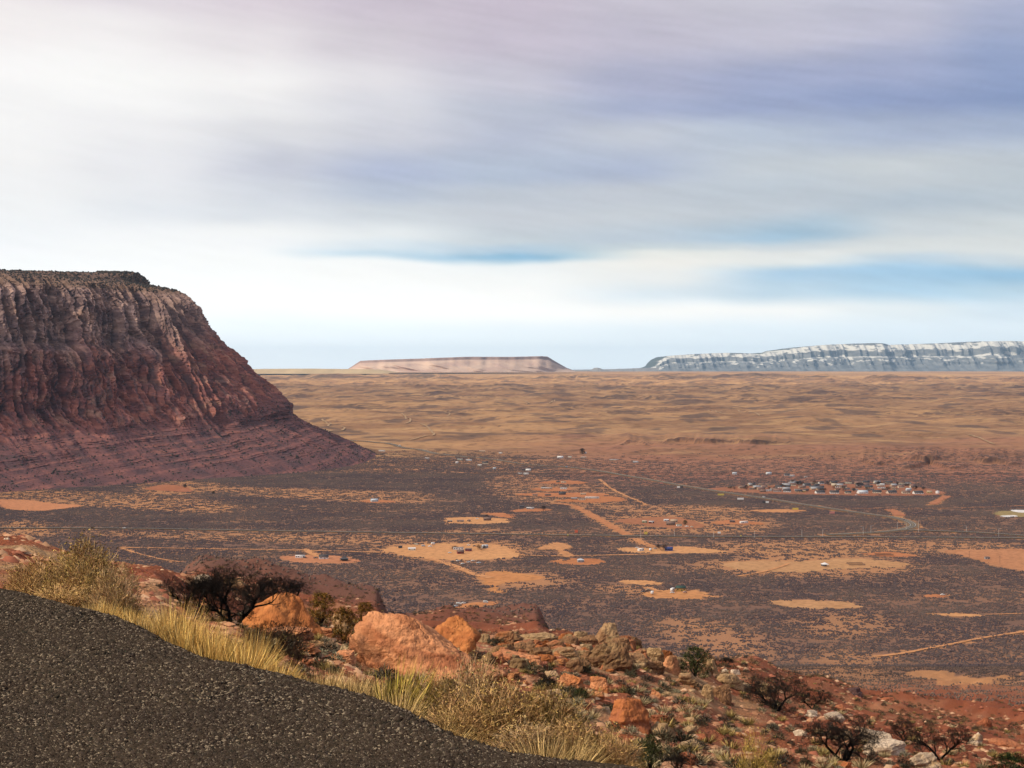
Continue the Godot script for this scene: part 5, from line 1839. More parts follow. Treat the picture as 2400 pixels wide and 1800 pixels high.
func scrub_mesh(sd: int, n: int, pal: Array) -> ArrayMesh:
	# a low dense desert shrub of unit width: short twigs over a rough dome
	var r := RandomNumberGenerator.new()
	r.seed = sd
	var a := SurfaceTool.new()
	a.begin(Mesh.PRIMITIVE_TRIANGLES)
	for k in n:
		var an := r.randf() * TAU
		var up := r.randf()
		var dir := Vector3(cos(an) * sqrt(1.0 - up * up), up * 0.95 + 0.05, sin(an) * sqrt(1.0 - up * up))
		var lump := 0.85 + 0.22 * sin(an * 3.0 + sd) * sin(up * 4.0 + sd)
		var c: Color = pal[r.randi() % pal.size()] * r.randf_range(0.65, 1.35)
		var p := dir * Vector3(0.5, 0.62, 0.5) * lump * pow(r.randf_range(0.05, 1.0), 0.4) * 0.82
		blade(a, p, (dir + Vector3(r.randf_range(-1, 1), r.randf_range(-0.4, 1), r.randf_range(-1, 1)) * 0.55).normalized(), r.randf_range(0.08, 0.2), 0.011, 0.05, 2, c, r)
	return a.commit()

# ------------------------------------------------------------------ rocks
func rock_mesh(sd: int, size: Vector3, c: Color, c2: Color, opt := {}) -> ArrayMesh:
	# a block cut by random joint planes, weathered by noise and bedding
	var r := RandomNumberGenerator.new()
	r.seed = sd
	var planes := []
	if opt.get("soft", 13.0) > 8.0:
		for n in [Vector3(1, 0.1, 0), Vector3(-1, 0.05, 0), Vector3(0, 0.1, 1), Vector3(0, 0.1, -1), Vector3(0, 1, 0)]:
			planes.append([(n + Vector3(r.randf_range(-1, 1), r.randf_range(-1, 1), r.randf_range(-1, 1)) * 0.22).normalized(), r.randf_range(0.68, 0.85)])
	for k in opt.get("cuts", 9):
		var n := Vector3(r.randf_range(-1, 1), r.randf_range(-0.6, 1), r.randf_range(-1, 1)).normalized()
		planes.append([n, r.randf_range(0.55, 1.0)])
	var nc: int = opt.get("res", 42)
	var nr: int = nc * 2 / 3
	var taper: float = opt.get("taper", 0.12)
	var lean: float = opt.get("lean", 0.0)
	var fall: float = opt.get("fall", 0.0)
	var bed: float = opt.get("bed", 0.06)
	var beds: float = opt.get("beds", 9.0)
	var soft: float = opt.get("soft", 13.0)
	var tilt := Vector3(r.randf_range(-0.35, 0.35), 1.0, r.randf_range(-0.2, 0.2)).normalized()
	var pos := PackedVector3Array()
	var col := PackedColorArray()
	for i in nr:
		var v := i / (nr - 1.0) * PI - PI * 0.5
		for j in nc:
			var u := -j / (nc - 1.0) * TAU
			var dir := Vector3(cos(u) * cos(v), sin(v), sin(u) * cos(v))
			var acc := 0.0
			for pl in planes:
				var dt: float = dir.dot(pl[0])
				if dt > 0.05:
					acc += pow(dt / pl[1], soft * 2.0)
			var rad := minf(1.0 / pow(acc + 0.0001, 1.0 / (soft * 2.0)), 1.25)
			var q := dir * rad
			var nn: float = nz.u4.get_noise_3d(q.x * 1.1 + sd, q.y * 1.1, q.z * 1.1)
			var fine: float = nz.u4.get_noise_3d(q.x * 4.0, q.y * 4.0 + sd, q.z * 4.0)
			var bt: float = q.dot(tilt) * beds * 0.45 + sd * 1.3 + 0.3 * nn
			var bf := bt - floorf(bt)
			var lay: float = lerpf(nz.u.get_noise_1d(floorf(bt) * 13.7), nz.u.get_noise_1d(floorf(bt) * 13.7 + 13.7), smoothstep(0.78, 1.0, bf)) * 1.6 - 0.5 * exp(-absf(bf - 0.9) * 22.0)
			var crease: float = exp(-absf(nz.u4.get_noise_3d(q.x * 1.6 - sd, q.y * 1.0, q.z * 1.6)) * 16.0)
			crease += 0.7 * exp(-absf(nz.u4.get_noise_3d(q.x * 1.4 + q.y * 2.6 + sd, q.z * 2.0, q.y * 0.8 - q.x * 0.5)) * 24.0)
			q *= 1.0 + 0.13 * nn + 0.075 * fine + bed * lay - opt.get("crack", 0.05) * crease
			var y01 := clampf((q.y + 0.35) / 1.35, 0.0, 1.0)
			q.x = q.x * (1.0 - taper * y01) + lean * y01
			q.z *= 1.0 - taper * y01
			q.y *= 1.0 - fall * clampf(q.x * 0.5 + 0.5, 0.0, 1.0)
			pos.append(Vector3(q.x * size.x * 0.5, q.y * size.y * 0.72 + size.y * 0.20, q.z * size.z * 0.5))
			var t := clampf(0.5 + 0.9 * nn + 0.8 * lay * opt.get("stripe", 0.5), 0.0, 1.0)
			col.append(c.lerp(c2, t) * (0.92 + 0.3 * fine))
	return grid_mesh(nc, nr, pos, col, soft < 8.0)

func boulder(px: float, py: float, w: float, h: float, c: Color, c2: Color, label: String, opt := {}, called := "boulder") -> void:
	var p := ground_at(px, py, opt.get("from", 28.0), 600.0)
	var k := -p.z / F
	var size := Vector3(w * k, h * k, w * k * opt.get("deep", 0.8))
	var o := add_mesh(called, rock_mesh(int(px * 7.0 + py), size, c, c2, opt), mats.rock)
	o.position = p - Vector3(0, 0.04 * size.y, size.z * 0.2)
	o.rotation.y = opt.get("turn", rng.randf_range(-0.35, 0.35))
	o.rotation.z = opt.get("roll", 0.0)
	if called == "boulder":
		marks.append([p, label])
	tag(o, label, "boulder" if called == "boulder" else "rock", opt.get("group", "boulders on the hillside"))

var marks := []
var said := {}

func beside(what: String, p: Vector3) -> String:
	# say a thing by the nearest boulder that has a label of its own
	var best := INF
	var near: Array = []
	for m in marks:
		var dd: float = p.distance_squared_to(m[0])
		if dd < best:
			best = dd
			near = m
	var d: Vector3 = p - near[0]
	var where := ""
	if absf(d.x) > absf(d.z) * 0.6:
		where = "right of" if d.x > 0.0 else "left of"
	else:
		where = "in front of" if d.z > 0.0 else "behind"
	var name_ := String(near[1])
	var cut := name_.split(" ")
	if cut.size() > 9:
		name_ = " ".join(cut.slice(0, 9))
	for lead in ["", "next ", "another ", "a further "]:
		var t: String = lead + what + " " + where + " the " + name_
		if not said.has(t) and t.split(" ").size() <= 16:
			said[t] = true
			return t
	return what + " " + where + " the " + name_

# ------------------------------------------------------------------ the hillside in front
func edge_at(px: float, beyond: float) -> Vector3:
	# a point at that bearing, so far beyond the gravel edge
	var d := 4.0
	while d < 16.0:
		var x := (px - 1200.0) / F * d
		if -d < gravel_edge(x) - beyond:
			break
		d += 0.02
	var xx := (px - 1200.0) / F * d
	return Vector3(xx, land(xx, -d), -d)

func build_gravel() -> void:
	var xs := []
	var x := -16.0
	while x < 9.0:
		xs.append(x)
		x += 0.09 if x > -6.0 and x < 2.0 else 0.4
	var ss := [-0.75, -0.55, -0.38, -0.25, -0.15, -0.07, 0.0, 0.08, 0.16]
	var s := 0.26
	while s < 16.0:
		ss.append(s)
		s += 0.12 if s < 6.0 else 0.8
	var pos := PackedVector3Array()
	var col := PackedColorArray()
	for i in range(ss.size() - 1, -1, -1):
		for xx in xs:
			var z: float = gravel_edge(xx) + ss[i]
			pos.append(Vector3(xx, gravel_y(xx, z, ss[i]), z))
			var n: float = nz.n1.get_noise_2d(xx * 0.8, z * 0.8)
			col.append(Color(0.020, 0.016, 0.014).lerp(Color(0.045, 0.033, 0.026), clampf(0.5 + n, 0, 1)))
	structure(add_mesh("gravel_shoulder", grid_mesh(xs.size(), ss.size(), pos, col), mats.gravel_bed), "dark gravel road shoulder in the foreground")
	# loose stones
	var r := RandomNumberGenerator.new()
	r.seed = 77
	var clumps := []
	for k in 3:
		var st := SurfaceTool.new()
		st.begin(Mesh.PRIMITIVE_TRIANGLES)
		for q in 7:
			var o := Vector3(r.randf_range(-0.022, 0.022), r.randf_range(-0.002, 0.004), r.randf_range(-0.022, 0.022))
			var sz := r.randf_range(0.005, 0.0125) * (1.6 if r.randf() < 0.12 else 1.0)
			var pts := []
			for v in [Vector3(1, 0, 0), Vector3(0, 0, 1), Vector3(-1, 0, 0), Vector3(0, 0, -1), Vector3(0, 0.8, 0), Vector3(0, -0.6, 0)]:
				pts.append(o + (v + Vector3(r.randf_range(-1, 1), r.randf_range(-0.6, 0.6), r.randf_range(-1, 1)) * 0.42) * sz)
			var t := pow(r.randf(), 2.0) * 1.9 + 0.25
			if r.randf() < [0.02, 0.05, 0.11][k]:
				t = r.randf_range(3.5, 9.0)
			t *= 0.034
			st.set_color(Color(t, t * 0.80, t * 0.62) if t < 0.115 else Color(t, t * 0.88, t * 0.72))
			for f in [[0, 4, 1], [1, 4, 2], [2, 4, 3], [3, 4, 0], [1, 5, 0], [2, 5, 1], [3, 5, 2], [0, 5, 3]]:
				for e in f:
					st.add_vertex(pts[e])
		st.generate_normals()
		clumps.append(st.commit())
	for k in 3:
		var n := 24000
		var mm := scatter_mesh("gravel", clumps[k], n, mats.stone, "loose dark gravel with pale chips on the shoulder")
		var i := 0
		while i < n:
			# denser where it is seen from close by
			var d := lerpf(5.9, 12.6, pow(r.randf(), 1.5))
			var xx := (r.randf_range(-80.0, 1700.0) - 1200.0) / F * d
			var se: float = -d - gravel_edge(xx)
			if se < -0.32 - 0.3 * r.randf() * r.randf():
				continue
			if r.randf() > clampf(0.75 + 1.3 * nz.n1.get_noise_2d(xx * 1.6 + k * 70.0, d * 1.6), 0.12, 1.0):
				continue
			mm.set_instance_transform(i, Transform3D(Basis(Vector3.UP, r.randf() * TAU).scaled(Vector3.ONE * r.randf_range(0.7, 1.5)), Vector3(xx, gravel_y(xx, -d, se) + 0.003, -d)))
			var w: float = clampf(0.5 + nz.n1.get_noise_2d(xx * 0.9, d * 0.9), 0, 1)
			mm.set_instance_color(i, Color(0.80, 0.72, 0.65).lerp(Color(1.0, 0.90, 0.78), w) * r.randf_range(0.75, 1.0))
			i += 1

func gravel_y(x: float, z: float, s: float) -> float:
	var y: float = EYE - 1.835 + 0.018 * nz.n1.get_noise_2d(x * 0.6, z * 0.6) + 0.006 * nz.n1.get_noise_2d(x * 5.0, z * 5.0)
	y += 0.012 * exp(-pow((s - 0.25) / 0.22, 2.0)) * (0.6 + nz.u.get_noise_1d(x * 1.3))
	if s < 0.1:
		y -= 0.75 * (0.1 - s) * (0.1 - s) + 0.10 * (0.1 - s)
	return y

func plant(called: String, parts: Array, names: Array, at: Vector3, w: float, h: float, turn: float, label: String, category: String, group := "") -> Node3D:
	var o := base(called, at, 0.0)
	for k in parts.size():
		var m := add_mesh(names[k], parts[k], mats.plant, o)
		m.scale = Vector3(w, h, w)
		m.rotation.y = turn
	o.set_meta("kind", "thing")
	tag(o, label, category, group)
	return o

func build_foreground() -> void:
	build_gravel()
	build_rocks()
	# rabbitbrush
	var straw := [Color(0.305, 0.159, 0.073), Color(0.512, 0.299, 0.140), Color(0.683, 0.421, 0.195), Color(0.781, 0.506, 0.220), Color(0.439, 0.281, 0.128)]
	var olive := [Color(0.281, 0.152, 0.073), Color(0.268, 0.201, 0.104), Color(0.512, 0.305, 0.140), Color(0.708, 0.451, 0.189), Color(0.329, 0.232, 0.110), Color(0.805, 0.537, 0.195)]
	var sage := [Color(0.342, 0.189, 0.098), Color(0.586, 0.366, 0.195), Color(0.366, 0.287, 0.177), Color(0.732, 0.476, 0.250), Color(0.537, 0.323, 0.165)]
	var brushes := [brush_mesh(1, 13000, olive), brush_mesh(2, 12000, straw), brush_mesh(3, 12000, sage), brush_mesh(4, 11000, straw)]
	var bn := ["stems", "seed_heads"]
	# bearing, metres beyond the edge, top row, width in pixels, mesh, label
	for a in [
		[185, 1.25, 1228, 215, 0, "tallest olive-yellow rabbitbrush at the left end of the gravel"],
		[85, 1.3, 1272, 190, 1, "straw rabbitbrush at the left frame edge beside the tallest one"],
		[268, 1.0, 1292, 150, 2, "greyish rabbitbrush right of the tallest one"],
		[150, 0.7, 1345, 230, 3, "low straw rabbitbrush in front of the tallest one"],
		[1005, 0.75, 1560, 230, 2, "pale rabbitbrush right of the green grass clump"],
		[1105, 1.1, 1502, 230, 2, "tall grey-green rabbitbrush below the big orange slab"],
		[1185, 0.8, 1545, 270, 1, "broad straw rabbitbrush in the middle of the thicket"],
		[1070, 0.45, 1600, 250, 3, "low brown rabbitbrush at the gravel edge"],
		[1275, 1.0, 1575, 230, 0, "olive rabbitbrush on the right of the thicket"],
		[1330, 0.7, 1650, 230, 1, "yellow rabbitbrush near the right end of the thicket"],
		[1420, 0.75, 1685, 200, 3, "straw rabbitbrush at the right end of the thicket"],
		[1240, 0.5, 1660, 240, 2, "low grey rabbitbrush at the gravel edge"],
		[870, 1.0, 1580, 160, 3, "small brown rabbitbrush left of the green grass clump"],
	]:
		var p := edge_at(a[0], a[1])
		var k: float = -p.z / F
		var top: float = EYE - (a[2] - HZ) * k
		plant("rabbitbrush", brushes[a[4]], bn, p - Vector3(0, 0.03, 0), a[3] * k * 1.0, maxf(0.25, top - p.y) * 1.0, rng.randf() * TAU, a[5], "bush", "rabbitbrush along the gravel edge")
	# the yellow one lower down on the right
	var py := Vector3((1772.0 - 1200.0) / F * 15.0, 0, -15.0)
	py.y = land(py.x, py.z)
	plant("rabbitbrush", brush_mesh(9, 5000, [Color(0.55, 0.40, 0.10), Color(0.48, 0.34, 0.09), Color(0.40, 0.27, 0.09)], 0.0), bn, py, 0.5, EYE - (1688.0 - HZ) * 15.0 / F - py.y, 0.4, "bright yellow rabbitbrush at the bottom of the picture on red soil", "bush")
	# grass
	var gold := [Color(0.86, 0.56, 0.17), Color(0.78, 0.47, 0.14), Color(0.90, 0.64, 0.25), Color(0.55, 0.30, 0.10)]
	var pale := [Color(0.80, 0.58, 0.26), Color(0.70, 0.48, 0.21), Color(0.50, 0.32, 0.14)]
	var green := [Color(0.36, 0.29, 0.055), Color(0.54, 0.39, 0.09), Color(0.25, 0.20, 0.045), Color(0.64, 0.44, 0.13)]
	var tufts := [tuft_mesh(11, 760, gold, 0.12, 0.5, 0.0042), tuft_mesh(12, 700, gold, 0.28, 0.6, 0.0042), tuft_mesh(13, 760, pale, 0.1, 0.85, 0.004), tuft_mesh(14, 700, pale, 0.3, 0.7, 0.004), tuft_mesh(15, 950, green, 0.38, 0.55, 0.006)]
	for a in [
		[405, 0.55, 1395, 110, 0, "tall golden grass clump beside the dead juniper"],
		[385, 0.8, 1412, 90, 1, "golden grass clump left of the tall one"],
		[225, 0.4, 1400, 60, 2, "thin grass tuft below the left rabbitbrush"],
		[300, 0.35, 1440, 90, 2, "short straw grass between the bush and the golden clump"],
		[440, 0.35, 1440, 110, 0, "golden grass right beside the tall clump"],
		[500, 0.3, 1462, 110, 1, "golden grass leaning over the gravel below the dead juniper"],
		[355, 0.4, 1440, 100, 0, "short golden grass left of the tall clump"],
		[475, 0.5, 1440, 80, 1, "golden grass second from the tall clump"],
		[530, 0.5, 1455, 90, 0, "golden grass under the dead juniper"],
		[590, 0.5, 1462, 90, 1, "tall leaning golden grass before the grey twigs"],
		[570, 0.25, 1490, 110, 1, "leaning golden grass at the gravel edge"],
		[935, 0.45, 1545, 150, 4, "large green-gold grass clump leaning right at the gravel edge"],
		[770, 0.35, 1545, 90, 3, "pale grass before the dark juniper"],
		[820, 0.35, 1560, 100, 2, "pale grass left of the green clump"],
	]:
		var p := edge_at(a[0], a[1])
		var k: float = -p.z / F
		plant("grass_clump", [tufts[a[4]]], ["blades"], p - Vector3(0, 0.03, 0), a[3] * k * 1.35, maxf(0.16, EYE - (a[2] - HZ) * k - p.y) * 1.25, rng.randf_range(-0.6, 0.6), a[5], "grass", "golden grass along the gravel edge")
	for k in 46:
		var px := 200.0 + k * 25.0 + rng.randf_range(-12, 12)
		var p := edge_at(px, rng.randf_range(0.12, 0.6))
		var h := rng.randf_range(0.16, 0.34)
		plant("grass_tuft", [tufts[[0, 1, 2, 3, 2, 3][rng.randi() % 6] if px < 700.0 else 2 + rng.randi() % 2]], ["blades"], p - Vector3(0, 0.03, 0), h * rng.randf_range(0.9, 1.3), h, rng.randf_range(-0.8, 0.8), "short straw grass tuft fringing the dark gravel, %s from the left" % ORD[k], "grass", "short grass tufts on the gravel edge")
	# grey dead bush behind the grass
	var twigs := edge_at(650, 1.0)
	tag(dead_tree(twigs, 0.55, 2, 0.4, "dead_bush", Color(1.9, 1.6, 1.5), 1.4), "grey leafless twiggy bush just behind the gravel edge", "bush")
	# dead junipers
	for a in [[425, 1425, 100, 0, 0.9, "bare black juniper left of the largest bare one"], [478, 1445, 92, 2, 1.2, "bare dark juniper between the two largest left ones"], [515, 1412, 78, 3, 1.2, "bare dark juniper behind the largest left one"], [592, 1446, 92, 0, 1.1, "bare dark juniper right of the largest left one"], [652, 1404, 58, 1, 1.2, "low bare juniper directly behind the orange peak rock"], [548, 1462, 150, 1, 1.05, "largest bare black juniper behind the golden grass"], [622, 1432, 80, 2, 0.9, "bare black juniper just left of the orange peak rock"], [690, 1405, 52, 3, 1.1, "small bare juniper behind the orange peak rock"], [1822, 1668, 95, 1, 1.15, "bare black juniper at the right of the brown rocks"], [1908, 1664, 58, 0, 1.2, "smaller bare juniper right of the brown rocks"], [1978, 1790, 125, 3, 1.2, "large bare juniper in front of the white slabs"], [2118, 1750, 66, 2, 1.1, "bare brownish juniper right of the white slabs"], [2202, 1782, 102, 0, 1.0, "tall bare juniper on the red slope at the right"], [1613, 1776, 34, 2, 1.1, "small dead shrub left of the yellow rabbitbrush"], [1590, 1806, 44, 3, 1.3, "dead branches at the bottom of the frame"], [1700, 1560, 20, 1, 1.5, "tiny bare shrub behind the brown rocks"]]:
		var p := ground_at(a[0], a[1], 28.0, 300.0)
		tag(dead_tree(p, a[2] * -p.z / F * 1.05, a[3], rng.randf() * TAU, "dead_juniper", Color.WHITE, a[4]), a[5], "tree", "dead junipers on the hillside")
	# live junipers and brown brush
	for a in [[862, 1556, 100, 88, 0, Color(0.75, 0.85, 0.7), "dense dark green juniper against the big orange slab"], [1630, 1592, 82, 72, 1, Color.WHITE, "dark green juniper beside the rock pile"], [1362, 1650, 40, 34, 0, Color.WHITE, "small green juniper below the cracked orange slabs"], [1526, 1812, 58, 84, 1, Color.WHITE, "pointed green juniper at the bottom of the frame"], [2375, 1832, 110, 60, 0, Color(0.7, 0.8, 0.7), "dark green juniper in the bottom right corner"], [752, 1470, 72, 78, 1, Color(1.7, 1.25, 1.0), "brown brush left of the tan boulder"], [806, 1512, 64, 86, 0, Color(1.6, 1.15, 0.9), "brown brush in front of the tan boulder"], [855, 1476, 56, 62, 1, Color(1.5, 1.1, 0.9), "brown brush behind the dark green juniper"]]:
		var p := ground_at(a[0], a[1], 28.0, 300.0)
		var k: float = -p.z / F
		tag(juniper(p, a[2] * k, a[3] * k, a[4], a[5]), a[6], "tree" if a[5].r < 1.4 else "bush", "junipers and brush on the hillside")
	scatter_bench()

func scatter_bench() -> void:
	var darks := [scrub_mesh(51, 420, [Color(0.075, 0.062, 0.05), Color(0.055, 0.05, 0.042), Color(0.10, 0.085, 0.062)]), scrub_mesh(52, 420, [Color(0.085, 0.08, 0.048), Color(0.11, 0.10, 0.06), Color(0.06, 0.058, 0.04)])]
	var greys := [scrub_mesh(53, 420, [Color(0.22, 0.21, 0.14), Color(0.17, 0.165, 0.115), Color(0.28, 0.25, 0.16)])]
	var straws := [tuft_mesh(61, 160, [Color(0.46, 0.35, 0.19), Color(0.38, 0.28, 0.15), Color(0.52, 0.42, 0.25)], 0.0, 1.1, 0.016), tuft_mesh(62, 160, [Color(0.46, 0.34, 0.13), Color(0.54, 0.41, 0.15), Color(0.38, 0.27, 0.10)], 0.0, 0.9, 0.016)]
	var r := RandomNumberGenerator.new()
	r.seed = 5
	var n_dark := 0
	var n_straw := 0
	var n_grey := 0
	var tries := 0
	while tries < 2200 and n_dark + n_straw + n_grey < 690:
		tries += 1
		var px := r.randf_range(560, 2420)
		var py := r.randf_range(1440, 1810)
		var p := ground_at(px, py, 30.0, 230.0)
		if -p.z > 200.0 or -p.z < 36.0:
			continue
		var n: float = nz.n8.get_noise_2d(p.x * 0.8 + 40.0, p.z * 0.8)
		var pick := r.randf() + n * 0.5
		if pick < 0.42 and n_dark < 290:
			n_dark += 1
			var w := r.randf_range(0.5, 1.25)
			var o := add_mesh("desert_shrub", darks[r.randi() % 2], mats.plant)
			o.position = p
			o.scale = Vector3(w, w * r.randf_range(0.7, 0.95), w)
			o.rotation.y = r.randf() * TAU
			tag(o, beside("dark low shrub" if w < 0.85 else "larger dark shrub", p), "shrub", "dark shrubs on the hillside")
		elif pick < 0.56 and n_grey < 100:
			n_grey += 1
			var w := r.randf_range(0.45, 1.0)
			var o := add_mesh("sage_shrub", greys[0], mats.plant)
			o.position = p
			o.scale = Vector3(w, w * r.randf_range(0.6, 0.85), w)
			o.rotation.y = r.randf() * TAU
			tag(o, beside("low grey-green sage" if w < 0.7 else "larger grey-green sage", p), "shrub", "sage shrubs on the hillside")
		elif n_straw < 300:
			n_straw += 1
			var w := r.randf_range(0.4, 0.9)
			var o := add_mesh("bunch_grass", straws[r.randi() % 2], mats.plant)
			o.position = p
			o.scale = Vector3(w, w * r.randf_range(0.5, 0.8), w)
			o.rotation.y = r.randf() * TAU
			o.set_meta("kind", "thing")
			tag(o, beside("low straw grass" if w < 0.65 else "larger straw grass", p), "grass", "bunch grass on the hillside")
	# loose sandstone blocks
	var kinds := []
	for k in 10:
		var c: Color = [Color(0.45, 0.215, 0.115), Color(0.36, 0.235, 0.125), Color(0.42, 0.18, 0.075), Color(0.40, 0.27, 0.16), Color(0.30, 0.105, 0.052)][k % 5]
		kinds.append(rock_mesh(900 + k * 13, Vector3(1.0, 0.6 + 0.25 * (k % 3) * 0.5, 0.85), c, c * 0.72, {"res": 26, "bed": 0.10, "taper": 0.15, "fall": 0.25 * (k % 4) - 0.25}))
	for k in 260:
		var px := r.randf_range(620, 2300)
		var p := ground_at(px, r.randf_range(1485, 1800) if px < 1750.0 else r.randf_range(1600, 1800), 34.0, 230.0)
		if -p.z > 190.0 or -p.z < 36.0:
			continue
		var s := (0.25 + 0.75 * pow(r.randf(), 2.2)) * (1.3 if px < 1700.0 else 0.8)
		var o := add_mesh("sandstone_block", kinds[r.randi() % 10], mats.rock)
		o.position = p
		o.scale = Vector3(s, s * r.randf_range(0.4, 0.75), s)
		o.rotation = Vector3(r.randf_range(-0.2, 0.2), r.randf() * TAU, r.randf_range(-0.25, 0.25))
		tag(o, beside("small loose block" if s < 0.5 else "larger loose block", p), "rock", "loose sandstone blocks on the hillside")
	# rubble
	var chips := []
	for k in 2:
		var st := SurfaceTool.new()
		st.begin(Mesh.PRIMITIVE_TRIANGLES)
		var pts := []
		for v in [Vector3(1, 0, 0), Vector3(0.4, 0, 0.9), Vector3(-0.8, 0, 0.6), Vector3(-0.9, 0, -0.5), Vector3(0.3, 0, -1), Vector3(0.2, 0.8, 0.1), Vector3(-0.3, 0.7, -0.2)]:
			pts.append(v + Vector3(r.randf_range(-1, 1), r.randf_range(-0.4, 0.4), r.randf_range(-1, 1)) * 0.3)
		for f in [[0, 5, 1], [1, 5, 6], [1, 6, 2], [2, 6, 3], [3, 6, 4], [4, 6, 5], [4, 5, 0]]:
			st.set_color(Color.WHITE * r.randf_range(0.85, 1.15))
			for e in f:
				st.add_vertex(pts[e])
		st.generate_normals()
		chips.append(st.commit())
	for k in 2:
		var spots := []
		for t in 34000:
			var px := r.randf_range(-150, 2450)
			var d := 34.0 * pow(10.0, r.randf() * 0.95)
			var x := (px - 1200.0) / F * d
			var n: float = nz.n8.get_noise_2d(x * 0.7, d * 0.7)
			if r.randf() < 0.35 + n * 1.3:
				spots.append(Vector3(x, land(x, -d), -d))
		var mm := scatter_mesh("rubble", chips[k], spots.size(), mats.stone, "loose stones strewn over the red hillside")
		for i in spots.size():
			var s: float = (pow(r.randf(), 5.0) * 0.26 + 0.03) * (0.75 - spots[i].z / 190.0)
			mm.set_instance_transform(i, Transform3D(Basis(Vector3.UP, r.randf() * TAU).scaled(Vector3(s, s * r.randf_range(0.35, 0.8), s * r.randf_range(0.6, 1.0))), spots[i]))
			var c := Color(0.34, 0.165, 0.09).lerp(Color(0.46, 0.30, 0.19), pow(r.randf(), 2.2))
			if r.randf() < 0.3:
				c = Color(0.24, 0.085, 0.05)
			mm.set_instance_color(i, c * r.randf_range(0.75, 1.15))

